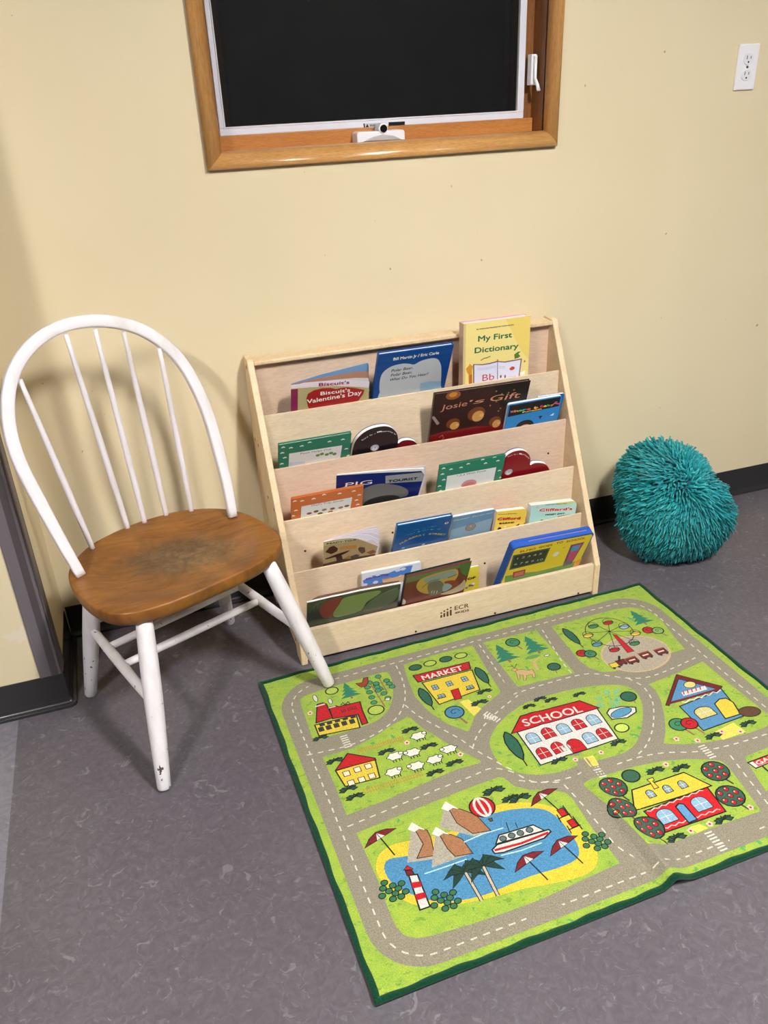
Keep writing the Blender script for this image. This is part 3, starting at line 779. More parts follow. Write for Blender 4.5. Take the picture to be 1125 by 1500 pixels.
# lane markings
R.kinds.update(lane_marking='stuff', crosswalk='stuff'); R.part('lane_marking')
def dashes(pts, sm=6, on=.0135, off=.0125, w=.0032):
    P = [Vector(q) for q in (catmull(pts, sm, False) if sm else pts)]
    d = 0; seg = []
    cur = []; state = True; left = on
    i = 0; p_ = P[0]; cur = [p_]
    while i < len(P)-1:
        q = P[i+1]; L_ = (q-p_).length
        if L_ < left: left -= L_; p_ = q; i += 1; cur.append(p_)
        else:
            p_ = p_+(q-p_).normalized()*left; cur.append(p_)
            if state and len(cur) > 1: seg.append(cur)
            state = not state; left = on if state else off; cur = [p_]
    for sgm in seg: R.line([tuple(q) for q in sgm], w, (206, 202, 188))
ringp = rrect(.056, .066, 1.123, .860, .078); dashes([tuple(q) for q in ringp]+[ringp[0]], 0)
dashes([Z3(*q) for q in ((205, 432), (300, 412), (400, 386), (500, 342), (580, 285), (622, 225), (632, 160), (615, 90), (590, 40))])
dashes([Z3(*q) for q in ((632, 215), (690, 262), (780, 312), (870, 362), (930, 405), (1000, 445), (1060, 478), (1125, 510))])
dashes([Z3(*q) for q in ((925, 400), (945, 345), (990, 285), (1060, 220), (1120, 175))]+[Z4(128, 425)], 6)
dashes([Z4(*q) for q in ((5, 225), (50, 290), (95, 360), (132, 420))])
dashes([Z4(*q) for q in ((250, 165), (290, 230), (335, 300), (380, 350))])
dashes([Z4(*q) for q in ((135, 418), (200, 394), (320, 358), (430, 335), (520, 345), (580, 352), (660, 348), (760, 312), (860, 265))])
dashes([Z4(*q) for q in ((580, 352), (640, 385), (676, 440), (682, 510), (672, 570), (645, 625), (600, 662))])
dashes([Z4(*q) for q in ((540, 686), (620, 660), (720, 642), (860, 636), (1000, 606), (1130, 566))])
dashes([Z5(*q) for q in ((78, 216), (200, 165), (400, 82), (560, 20), (640, -12), (720, 0), (800, 38), (870, 42), (930, 40))])
dashes([Z6(*q) for q in ((0, 348), (90, 356), (190, 345), (290, 316))])
dashes([Z6(*q) for q in ((205, 368), (290, 460), (380, 570), (450, 650), (560, 715))])
dashes([Z6(*q) for q in ((955, 235), (1020, 320), (1110, 435), (1160, 500))])
def crosswalk(c, n_=6, along=(0, 1), ln=.018, gap=.0075):
    for i in range(n_):
        o = (i-(n_-1)/2)*gap; x, y = c[0]+along[0]*o, c[1]+along[1]*o; nx, ny = -along[1]*ln/2, along[0]*ln/2
        R.line([(x-nx, y-ny), (x+nx, y+ny)], .0034, (214, 210, 196))
R.part('crosswalk')
crosswalk(Z3(375, 372)); crosswalk(Z3(1008, 266), 6, (.45, .9)); crosswalk(Z6(357, 306)); crosswalk(Z6(850, 218)); crosswalk(Z6(890, 622), 7); crosswalk(Z4(48, 505), 5, (.7, .5))

def RE(c_, rx, ry, *a, **k): R.ell(c_, rx*1.4, ry*1.4, *a, **k)
# little motifs: each one is a printed piece of its own
def motif(name):
    def wrap(fn):
        def g(*a, **k):
            keep = R.cur; R.part(name, True); fn(*a, **k); R.cur = keep
        return g
    return wrap
@motif('printed_bush')
def bush(c, s=.016, col=DG):
    x, y = c; s = s*1.3
    for an, L_ in ((3.35, 1.05), (2.75, 1.0), (2.2, .85), (1.57, .8), (.95, .85), (.4, 1.0), (-.2, 1.05)):
        dx, dy = math.cos(an), -math.sin(an)*.62; nx, ny = -dy*.26, dx*.26; o = (x+dx*s*.12, y+.25*s)
        R.shape([o, (o[0]+(dx*.5+nx)*s*L_, o[1]+(dy*.5+ny)*s*L_), (o[0]+dx*s*L_, o[1]+dy*s*L_), (o[0]+(dx*.5-nx)*s*L_, o[1]+(dy*.5-ny)*s*L_)], (40, 78, 62), BK, .0020)
@motif('printed_flower')
def flower(c, s=.0055):
    for i in range(5):
        a = i*1.257; R.ell((c[0]+s*.8*math.cos(a), c[1]+s*.8*math.sin(a)), s*.55, s*.55, (236, 190, 184), None, 0, 8)
    R.ell(c, s*.5, s*.5, RD, None, 0, 8)
@motif('printed_pine_tree')
def pine(c, s=.03):
    x, y = c; s = s*1.25
    for k in range(4):
        w_ = s*(.28+.17*k); yy = y-s*.75+k*s*.36; R.poly([(x, yy-s*.35), (x+w_, yy+s*.22), (x-w_, yy+s*.22)], (44, 120, 96))
    R.poly([(x-s*.08, y+s*.5), (x+s*.08, y+s*.5), (x+s*.08, y+s*.78), (x-s*.08, y+s*.78)], BR)
@motif('printed_cypress')
def cypress(a, b, w_):
    A = Vector(a); B = Vector(b); d = B-A; nn = Vector((-d.y, d.x)).normalized(); P = []; w_ = w_*1.25
    for t, f in ((0, .05), (.12, .6), (.35, 1), (.6, .95), (.85, .6), (1, .08)): P.append(A+d*t+nn*w_*f)
    for t, f in ((1, .08), (.85, .6), (.6, .95), (.35, 1), (.12, .6), (0, .05)): P.append(A+d*t-nn*w_*f)
    R.line([tuple(B), tuple(B+d*.22)], .003, BK); R.shape([tuple(q) for q in P], DG, BK, OL)
@motif('printed_round_tree')
def lolly(c, s, col, stem=1.9):
    s = s*1.45
    R.line([(c[0]+s*.15, c[1]+s*.8), (c[0]+s*.5, c[1]+s*stem)], s*.25, BR); R.ell(c, s, s*.9, col, BK, OL)
    R.line([(c[0]+s*.16*a*math.cos(a*1.6), c[1]+s*.14*a*math.sin(a*1.6)) for a in [.3*i for i in range(1, 14)]], .0018, BK)
@motif('printed_round_tree')
def outline_tree(c, rx, ry, col=None):
    R.ell(c, rx*1.5, ry*1.5, col or (170, 190, 84), BK, OL)
@motif('printed_apple_tree')
def apple_tree(c, s):
    s = s*1.3
    R.line([(c[0]+s*.1, c[1]+s*.8), (c[0]+s*.35, c[1]+s*1.45)], .0045, (70, 58, 44)); R.ell(c, s, s*.92, (54, 92, 74), BK, OL)
    for dx, dy in ((-.5, -.45), (.15, -.62), (.58, -.15), (.02, -.02), (-.62, .18), (-.18, .55), (.42, .5)):
        R.ell((c[0]+dx*s, c[1]+dy*s), s*.2, s*.2, RD, BK, .0014, 10); R.ell((c[0]+dx*s-s*.05, c[1]+dy*s-s*.06), s*.06, s*.06, WH, None, 0, 6)
def windw(c, w_, h_, col, arch=False, bars=True, ol=BK, lw=.0018):
    x, y = c; w_, h_ = w_*1.42, h_*1.38
    if arch:
        P = [(x-w_/2, y+h_/2), (x+w_/2, y+h_/2)]+[(x+w_/2*math.cos(a), y-h_*.1-h_*.4*math.sin(a)) for a in [math.pi*i/8 for i in range(9)]]
    else: P = [(x-w_/2, y-h_/2), (x+w_/2, y-h_/2), (x+w_/2, y+h_/2), (x-w_/2, y+h_/2)]
    R.shape(P, col, ol, lw)
    if bars: R.line([(x, y-h_*.45), (x, y+h_*.48)], lw*.8, WH if arch else ol); R.line([(x-w_*.46, y+h_*.03), (x+w_*.46, y+h_*.03)], lw*.8, WH if arch else ol)
def P3(*q): return [Z3(*a) for a in q]
def P4(*q): return [Z4(*a) for a in q]
def P5(*q): return [Z5(*a) for a in q]
def P6(*q): return [Z6(*a) for a in q]
def bil(A, B, C_, D, s, t):   # A tl, B tr, C br, D bl
    A, B, C_, D = map(Vector, (A, B, C_, D)); return tuple(A.lerp(B, s).lerp(D.lerp(C_, s), t))

# factory block
R.part('printed_factory')
R.shape(P3((240, 302), (420, 258), (436, 312), (258, 348)), YE, BK, OL)
R.shape(P3((250, 212), (275, 205), (290, 210), (318, 270), (246, 292)), RD, BK, OL); R.shape(P3((302, 225), (332, 218), (345, 222), (436, 200), (446, 236), (470, 292), (446, 300), (428, 255), (318, 274)), RD, BK, OL)
for a in ((268, 320), (300, 312), (334, 303), (368, 294), (402, 286)): windw(Z3(*a), .008, .010, (60, 66, 60)); windw(Z3(a[0]+4, a[1]-20), .008, .006, (60, 66, 60))
R.line(P3((242, 222), (284, 210)), .004, WH); R.line(P3((300, 228), (330, 220)), .003, WH); R.shape(P3((352, 215), (362, 204), (372, 214), (384, 200), (394, 210)), None, BK, .002)
for a in ((365, 240), (392, 232), (412, 228)): windw(Z3(*a), .006, .006, (190, 60, 50))
RE(Z3(242, 186), .004, .010, WH, BK, .0016, 12); RE(Z3(307, 198), .0035, .008, WH, BK, .0016, 12)
bush(Z3(262, 354), .013); flower(Z3(220, 250))
pine(Z3(388, 158), .028); outline_tree(Z3(314, 153), .011, .009); outline_tree(Z3(506, 236), .0135, .011)
@motif('printed_leafy_tree')
def leafy(base, tip, n_=4):
    A = Vector(base); B = Vector(tip); R.line([tuple(A), tuple(B)], .0032, BR); d = B-A; nn = Vector((-d.y, d.x)).normalized()
    for i in range(n_):
        for s_ in (-1, 1):
            q = A+d*(.28+.2*i)+nn*s_*.016*(1.2-.15*i)-d*.02; R.line([tuple(A+d*(.2+.2*i)), tuple(q)], .0018, BR); R.ell(tuple(q), .0082, .0075, (64, 140, 100), BK, .0016, 10)
    R.ell(tuple(B), .0080, .0075, (64, 140, 100), BK, .0016, 10)
leafy(Z3(545, 222), Z3(478, 118)); leafy(Z3(556, 162), Z3(515, 92), 3)
R.part('printed_bird', True); R.shape(P3((418, 122), (446, 118), (452, 98), (470, 95), (472, 118), (460, 135), (440, 138)), (150, 60, 44), BK, .0018); R.part('printed_mushroom', True); RE(Z3(556, 190), .005, .004, WH, BK, .0016, 10)

# market
R.part('printed_market')
R.shape(P3((705, 118), (922, 62), (956, 148), (780, 212)), YE, BK, OL); R.shape(P3((666, 88), (908, 28), (916, 58), (688, 116)), RD, BK, OL)
R.text('MARKET', Z3(712, 108), Z3(886, 62), .0190, WH, .02, 0, True)
for a in ((762, 138), (824, 122), (890, 102)): windw(Z3(*a), .0105, .0125, LB)
for a in ((790, 176), (914, 138)): windw(Z3(*a), .0125, .0095, LB); R.line([tuple(Z3(a[0]-18, a[1]+12)), tuple(Z3(a[0]+18, a[1]+3))], .0035, BK)
R.shape(P3((830, 152), (862, 142), (878, 186), (848, 193)), RD, BK, .002)
R.poly(P3((868, 200), (905, 190), (962, 232), (930, 262)), (226, 206, 90)); bush(Z3(950, 200), .016); bush(Z3(972, 152), .014); flower(Z3(998, 178), .004)
for q, c in (((676, 52), DG), ((740, 34), None), ((808, 16), DG), ((874, 0), None)): outline_tree(Z3(*q), .0115, .0075, c)
cypress(Z3(694, 142), Z3(746, 218), .010); cypress(Z3(938, 52), Z3(992, 120), .010); lolly(Z3(846, 246), .0165, (72, 128, 164), 2.0)

# forest
pine(Z4(103, 262), .036); pine(Z4(216, 228), .036); lolly(Z4(135, 214), .0135, GN, 1.9)
R.part('printed_bare_tree'); R.line(P4((232, 320), (215, 285)), .008, TN); R.line(P4((215, 290), (190, 275)), .004, TN); R.line(P4((215, 290), (240, 272)), .004, TN); RE(Z4(212, 270), .016, .005, (92, 150, 80), None, 0)
R.part('printed_round_tree', True); RE(Z4(295, 308), .0125, .0105, DG, BK, OL); R.line(P4((300, 322), (308, 334)), .003, BR); R.part('printed_mushroom', True); RE(Z4(268, 264), .006, .003, WH, BK, .0016, 10)
R.part('printed_deer'); R.shape(P4((145, 325), (165, 318), (195, 322), (212, 318), (222, 335), (222, 352), (214, 350), (210, 338), (190, 342), (186, 362), (178, 362), (176, 342), (162, 338), (164, 356), (156, 358), (150, 335)), TN, (110, 80, 56), .0014)
RE(Z4(142, 320), .0055, .004, TN, (110, 80, 56), .0014, 10)
for a in ((128, 300), (150, 298)): R.line(P4((142, 314), a), .0018, (60, 70, 40)); R.line(P4((136, 307), (a[0]-14, a[1]+8)), .0016, (60, 70, 40))

# ferris wheel and train
R.part('printed_fairground')
RE(Z4(612, 256), .068, .052, (170, 160, 142), (196, 170, 130), .005, 28)
hubp = Z4(510, 172); RF = .0655
R.line(R.ring_pts(hubp, RF, RF, 36), .0022, BK, True)
cabs = [(505, 132, RD), (568, 148, LB), (612, 174, YE), (608, 212, GN), (530, 237, RD), (463, 216, BL_), (428, 182, YE), (448, 146, GN)]
for x, y, c in cabs: R.line([hubp, Z4(x, y-4)], .0018, BK)
R.shape(P4((522, 182), (538, 186), (606, 248), (580, 254)), RD, BK, .0016)
for x, y, c in cabs:
    R.ell(Z4(x, y+6), .0145, .0085, c, BK, .0024, 14); R.line(R.ring_pts(Z4(x, y+4), .0145, .0165, 10, 0, math.pi, 2*math.pi), .0016, BK); R.line([Z4(x-22, y+5), Z4(x+22, y+2)], .0020, BK)
RE(hubp, .003, .003, BK, None, 0, 8)
R.part('printed_train')
for i, (x, y, c) in enumerate(((530, 302, YE), (556, 290, DR), (600, 284, DR), (652, 264, DR), (712, 250, DR))):
    A = Vector(Z4(x, y)); w_ = .0155 if i > 1 else .0125; R.shape([(A.x-w_, A.y-.009), (A.x+w_, A.y-.009), (A.x+w_, A.y+.009), (A.x-w_, A.y+.009)], c, BK, .0018)
    if i > 1: R.line([(A.x-w_*1.1, A.y-.0125), (A.x+w_*1.1, A.y-.0125)], .005, (150, 60, 48)); R.line([(A.x-w_*.6, A.y-.002), (A.x+w_*.6, A.y-.002)], .005, (220, 200, 170))
    for s_ in (-.6, .6): R.ell((A.x+s_*w_, A.y+.0105), .0044, .0044, (52, 40, 38), None, 0, 8)
R.line(P4((548, 266), (548, 288)), .006, BK)
cypress(Z4(330, 160), Z4(395, 220), .0095); pine(Z4(628, 122), .032)
lolly(Z4(404, 256), .0105, RD, 1.9); lolly(Z4(436, 258), .011, GN, 1.9); lolly(Z4(660, 166), .0105, RD, 1.7); lolly(Z4(698, 168), .011, (130, 170, 90), 1.9)

# school
R.part('printed_school')
sA, sB, sC, sD_ = Z4(152, 562), Z4(462, 470), Z4(545, 588), Z4(243, 690)
R.shape([sA, sB, sC, sD_], (212, 208, 202), BK, OL)
R.shape(P4((130, 568), (165, 500), (210, 488), (395, 440), (470, 468)), RD, BK, OL)
R.text('SCHOOL', Z4(184, 540), Z4(408, 482), .0235, WH, .015, 0, True)
for i, c in enumerate((LB, RD, LB, RD, LB)): windw(bil(sA, sB, sC, sD_, .115+.19*i, .27), .021, .0245, c, True)
for f, c in ((.115, RD), (.30, RD), (.70, LB), (.88, RD)): windw(bil(sA, sB, sC, sD_, f, .72), .021, .0245, c, True)
dr = bil(sA, sB, sC, sD_, .5, .80); windw(dr, .026, .030, RD, True, False)
for q in ((238, 430), (280, 434), (390, 412), (196, 460)): bush(Z4(*q), .012)
bush(Z4(310, 668), .014); bush(Z4(540, 598), .014); R.poly(P4((408, 662), (448, 652), (470, 690), (430, 700)), (226, 206, 90)); flower(Z4(478, 640), .005); flower(Z4(378, 672), .005)
R.part('printed_round_tree', True); RE(Z4(558, 545), .0125, .010, (190, 210, 96), BK, OL)
R.part('printed_fountain')
R.shape(P4((500, 488), (520, 512), (580, 506), (614, 484), (612, 466), (560, 462), (510, 472)), WH, BK, OL); RE(Z4(556, 486), .0215, .009, BL_, BK, .0018, 18, -.1)
for a, b, f in ((500, 405, 1), (535, 402, -1), (470, 430, 1), (548, 430, -1), (478, 455, 1), (535, 450, -1)):
    c = Z4(a, b); R.line([(c[0]+f*0.0016*k_*math.cos(k_*1.5)*.9, c[1]+.0016*k_*math.sin(k_*1.5)*.9) for k_ in [.4*i for i in range(1, 18)]], .0024, (92, 176, 170))
R.line(P4((522, 470), (512, 430), (505, 400)), .0018, (92, 176, 170)); R.line(P4((530, 470), (530, 430), (532, 405)), .0018, (92, 176, 170))
R.part('printed_round_tree', True); RE(Z4(584, 424), .0145, .0125, DG, BK, OL); R.line(P4((605, 440), (612, 450)), .003, BR); cypress(Z4(105, 562), Z4(175, 668), .012)

# blue house
R.part('printed_blue_house')
R.shape(P4((782, 462), (945, 396), (1030, 500), (875, 556)), (84, 138, 180), BK, OL)
R.shape(P4((770, 342), (945, 388), (736, 458)), (84, 138, 180), None); R.shape(P4((770, 338), (948, 384), (940, 398), (778, 356), (742, 460), (728, 458)), DR, BK, .0018)
R.line(P4((740, 450), (780, 440), (850, 420), (935, 395)), .0075, DR)
R.line([Z4(792+i*15, 448-i*4.7+(4 if i % 2 else -4)) for i in range(11)], .003, WH)
RE(Z4(822, 378), .0115, .0085, (214, 206, 120), BK, .0018, 14); R.poly(P4((788, 408), (880, 382), (890, 396), (798, 422)), WH)
for i in range(5): R.line(P4((800+i*16, 416-i*4.6), (796+i*16, 402-i*4.6)), .0028, RD)
windw(Z4(878, 484), .034, .026, (206, 196, 116), True, True, BK, .0024)
R.shape(P4((918, 452), (936, 434), (962, 430), (990, 446), (1018, 492), (960, 510)), YE, BK, OL); R.poly(P4((920, 560), (990, 525), (1040, 560), (950, 592)), (226, 206, 90))
RE(Z4(1054, 482), .0195, .0125, (92, 62, 44), BK, .0018, 18, .15)
lolly(Z4(778, 532), .0155, GN, 1.9); lolly(Z4(820, 528), .014, RD, 2.0); bush(Z4(908, 572), .015); bush(Z4(1042, 524), .015)
for q in ((770, 588), (852, 594), (946, 560), (1018, 560)): flower(Z4(*q), .0055)

# farm
R.part('printed_farmhouse')
R.shape(P3((330, 500), (502, 450), (522, 530), (372, 568)), YE, BK, OL); R.shape(P3((330, 498), (382, 425), (500, 445), (505, 452)), RD, BK, OL)
for a in ((378, 512), (425, 495), (472, 480), (398, 552), (444, 538), (488, 522)): windw(Z3(*a), .0105, .0105, (226, 216, 196), False, False)
R.part('printed_fence')
for A, B in ((P3((428, 416), (622, 358))), (P3((455, 590), (705, 512)))):
    R.part('printed_fence', True); A = Vector(A); B = Vector(B); n_ = 22
    for dz in (-.004, .004): R.line([(A.x, A.y+dz), (B.x, B.y+dz)], .0018, (176, 140, 62))
    for i in range(n_): q = A.lerp(B, i/(n_-1)); R.line([(q.x, q.y-.008), (q.x, q.y+.008)], .0020, (176, 140, 62))
@motif('printed_sheep')
def sheep(c, s=.0135, fl=1):
    x, y = c; s = s*1.5
    for dx in (-.5, -.15, .3, .6): R.line([(x+dx*s, y+.3*s), (x+dx*s, y+1.0*s)], .0022, BK)
    P = [(x+s*(1+.12*math.cos(6*a))*math.cos(a), y+s*.62*(1+.12*math.cos(6*a))*math.sin(a)) for a in [2*math.pi*i/28 for i in range(28)]]
    R.shape(P, (226, 222, 212), BK, .0018); R.ell((x+fl*s*.85, y-.25*s), s*.30, s*.26, (226, 222, 212), BK, .0018, 10)
for q, f in (((690, 348), 1), ((588, 436), 1), ((664, 420), -1), ((822, 405), -1), ((760, 450), 1), ((680, 478), -1), ((582, 505), 1)): sheep(Z3(*q), .0125, f)
for q in ((650, 318), (732, 388), (548, 412), (325, 452), (842, 460), (758, 502), (382, 574), (412, 606), (1012, 580), (1085, 614)): bush(Z3(*q), .0145)
for q in ((640, 378), (872, 428)): flower(Z3(*q), .0055)

# lake
R.part('printed_lake')
sand = P5((190, 380), (200, 330), (250, 290), (330, 270), (500, 230), (600, 150), (740, 122), (850, 130), (930, 160), (1000, 230), (1055, 310), (1052, 370), (1000, 410), (880, 440), (760, 462), (620, 500), (450, 530), (330, 520), (250, 470), (205, 420))
R.poly([tuple(q) for q in catmull(sand, 3)], (216, 190, 58))
lake = P5((222, 380), (240, 345), (320, 330), (460, 290), (560, 200), (650, 165), (760, 145), (850, 150), (905, 185), (950, 240), (985, 300), (975, 345), (900, 380), (800, 410), (700, 450), (600, 490), (480, 510), (400, 505), (300, 470), (245, 430))
R.poly([tuple(q) for q in catmull(lake, 3)], (76, 136, 176))
R.part('printed_mountains')
for pk, l, r_, mid in (((462, 118), (440, 220), (640, 232), (575, 255)), ((330, 200), (312, 358), (420, 330), (410, 345)), ((425, 218), (408, 378), (570, 322), (500, 345))):
    R.part('printed_mountain', True); R.shape(P5(pk, r_, mid, l), (168, 160, 146), None)
    b = P5((pk[0]+10, pk[1]+25), (pk[0]+60, pk[1]+30), ((pk[0]+r_[0])/2+30, (pk[1]+r_[1])/2-5), r_, (r_[0]-70, r_[1]+12), (pk[0]+45, pk[1]+85)); R.shape(b, (160, 112, 78), BK, .0018)
    R.poly(P5((pk[0]-16, pk[1]+28), pk, (pk[0]+52, pk[1]+30), (pk[0]+28, pk[1]+26), (pk[0]+10, pk[1]+38)), (226, 222, 214))
R.part('printed_wave'); R.kinds['printed_wave'] = 'stuff'
for A in (((380, 402), (460, 375), (545, 345)), ((535, 278), (610, 245), (690, 222)), ((680, 330), (760, 310), (840, 280))): R.line(P5(*A), .0028, (176, 212, 228))
R.part('printed_balloon')
bc = Z5(606, 140); R.ell(bc, .0275, .0265, RD, BK, OL, 20)
for f in (-.55, 0, .55): R.line([(bc[0]+f*.0275*math.sin(a), bc[1]-.0255*math.cos(a)) for a in [math.pi*i/8 for i in range(9)]], .0055, WH)
q = Z5(640, 190); R.shape([(q[0]-.004, q[1]-.004), (q[0]+.004, q[1]-.004), (q[0]+.003, q[1]+.004), (q[0]-.003, q[1]+.004)], (90, 80, 40), BK, .0016)
R.part('printed_ship')
R.shape(P5((645, 308), (664, 288), (868, 228), (876, 236), (850, 262), (690, 318), (655, 322)), WH, BK, OL); R.line(P5((655, 310), (760, 282), (866, 240)), .0055, RD)
R.shape(P5((660, 285), (672, 250), (700, 242), (806, 210), (850, 232)), WH, BK, OL)
for a in ((688, 264), (722, 252), (756, 242), (792, 230)): RE(Z5(*a), .0052, .0048, (96, 110, 110), BK, .0018, 12)
R.line(P5((712, 236), (700, 200)), .0018, BK); R.line(P5((745, 222), (736, 200)), .0018, BK)
R.part('printed_lighthouse')
A, B, C_, D = P5((318, 408), (352, 404), (402, 530), (362, 544)); R.shape([A, B, C_, D], WH, BK, OL)
for t in (.22, .56): R.poly([bil(A, B, C_, D, 0, t), bil(A, B, C_, D, 1, t), bil(A, B, C_, D, 1, t+.17), bil(A, B, C_, D, 0, t+.17)], RD)
R.shape(P5((304, 390), (330, 386), (340, 404), (312, 410)), DR, BK, .0018); R.shape(P5((312, 370), (298, 388), (336, 384)), RD, BK, .0016)
@motif('printed_palm_tree')
def palm(b, t):
    R.line([b, t], .0085, BK); R.line([b, t], .0050, (190, 176, 150))
    for an, L_ in ((-2.9, .036), (-2.35, .032), (-.25, .036), (-.8, .032), (.45, .030), (2.65, .032), (-1.6, .022)):
        L_ *= 1.35
        m_ = (t[0]+L_*.55*math.cos(an), t[1]+L_*.5*math.sin(an)-.004); e = (t[0]+L_*math.cos(an), t[1]+L_*.75*math.sin(an)+.010)
        nx, ny = -math.sin(an)*.0075, math.cos(an)*.0075
        R.shape([t, (m_[0]+nx, m_[1]+ny), e, (m_[0]-nx, m_[1]-ny)], (32, 62, 52), BK, .0014)
palm(Z5(605, 508), Z5(540, 395)); palm(Z5(668, 488), Z5(610, 372))
@motif('printed_parasol')
def parasol(c, s=.040, tilt=-.28):
    R.line([c, (c[0]+s*.30, c[1]+s*1.25)], .0030, BK); t = Vector((math.cos(tilt), math.sin(tilt))); nn = Vector((t.y, -t.x)); C0 = Vector(c)
    P = [C0-t*s, C0-t*s*.5+nn*s*.32, C0+nn*s*.46, C0+t*s*.55+nn*s*.30, C0+t*s, C0+t*s*.3, C0-t*s*.3]
    R.shape([tuple(q) for q in P], (118, 32, 38), BK, .0020); R.poly([tuple(q) for q in (C0-t*s*.22, C0+nn*s*.40, C0+t*s*.26)], WH); R.line([tuple(C0), tuple(C0+nn*s*.4)], .0014, BK)
for q in ((208, 262), (850, 102), (928, 292), (792, 354)): parasol(Z5(*q))
for q in ((922, 165), (962, 208)):
    R.part('printed_deck_chair', True); c = Z5(*q); R.shape([(c[0]-.007, c[1]-.012), (c[0]+.008, c[1]-.013), (c[0]+.009, c[1]+.006), (c[0]-.006, c[1]+.007)], RD, BK, .002)
    R.line([(c[0]+.011, c[1]-.018), (c[0]+.011, c[1]+.018)], .0026, BK); R.line([(c[0]-.016, c[1]+.009), (c[0]+.014, c[1]+.007)], .0026, BK); R.line([(c[0]-.013, c[1]-.002), (c[0]-.015, c[1]+.019)], .0026, BK)
@motif('printed_cactus')
def cactus(c, s=.0098):
    for dx, dy in ((0, 0), (-1, -.9), (.9, -.8), (-1.9, -1.9), (.1, -1.8), (1.9, -1.6), (-2.6, -.4), (.8, 1.1), (-.9, 1.0), (2.0, .4), (-1.2, -3.0)):
        R.ell((c[0]+dx*s, c[1]+dy*s), s*.72, s*.62, (56, 110, 76), BK, .0018, 10)
cactus(Z5(266, 478)); cactus(Z5(470, 515)); cactus(Z5(1062, 282)); bush(Z5(646, 70), .018); bush(Z5(748, 98), .018)

# red house with yellow roof
R.part('printed_red_house')
R.shape(P6((565, 488), (850, 378), (935, 488), (655, 585)), (206, 28, 36), BK, OL); R.shape(P6((522, 486), (510, 392), (745, 312), (870, 372), (760, 412)), YE, BK, OL)
R.line([Z6(578+i*17, 490-i*6.6+(4 if i % 2 else -4)) for i in range(16)], .0022, (250, 200, 190)); R.line([Z6(655+i*17, 566-i*6+(4 if i % 2 else -4)) for i in range(16)], .0022, (250, 200, 190))
R.shape(P6((578, 345), (605, 335), (612, 348), (604, 352), (632, 380), (612, 388), (592, 356)), YE, BK, .002)
for a in ((594, 408), (670, 386), (738, 366)): windw(Z6(*a), .0125, .015, (130, 160, 170), True, True)
for a in ((664, 508), (820, 452)): windw(Z6(*a), .027, .026, LB, True)
R.shape(P6((708, 468), (722, 452), (745, 456), (806, 524), (768, 540)), (96, 150, 190), BK, OL); R.poly(P6((770, 560), (815, 545), (855, 562), (805, 585)), (226, 206, 90))
for q, s in (((426, 382), .0235), ((465, 486), .0235), ((588, 566), .0245), ((888, 306), .0235), ((955, 418), .0235)): apple_tree(Z6(*q), s)
R.part('printed_round_tree', True); RE(Z6(506, 328), .0145, .0125, (56, 96, 76), BK, OL)
for q in ((610, 298), (725, 286), (918, 518), (705, 600)): bush(Z6(*q), .0155)
for q in ((664, 276), (862, 545), (776, 576), (1046, 470)): flower(Z6(*q), .0055)
# filling station at the right edge
R.part('printed_filling_station')
gA = Vector(Z6(1034, 268)); R.shape([tuple(gA), (gA.x+.10, gA.y-.002), (gA.x+.10, gA.y+.016), (gA.x+.004, gA.y+.020)], WH, BK, OL)
R.poly([(gA.x+.012, gA.y+.001), (gA.x+.096, gA.y), (gA.x+.096, gA.y+.014), (gA.x+.014, gA.y+.017)], (206, 40, 46)); R.text('GAS', (gA.x+.016, gA.y+.0145), (gA.x+.062, gA.y+.0125), .011, WH, .02, 0, True)
for dx in (.022, .078): R.line([(gA.x+dx, gA.y+.018), (gA.x+dx, gA.y+.050)], .004, BK)
R.build(rug, cuts=(US, VS))

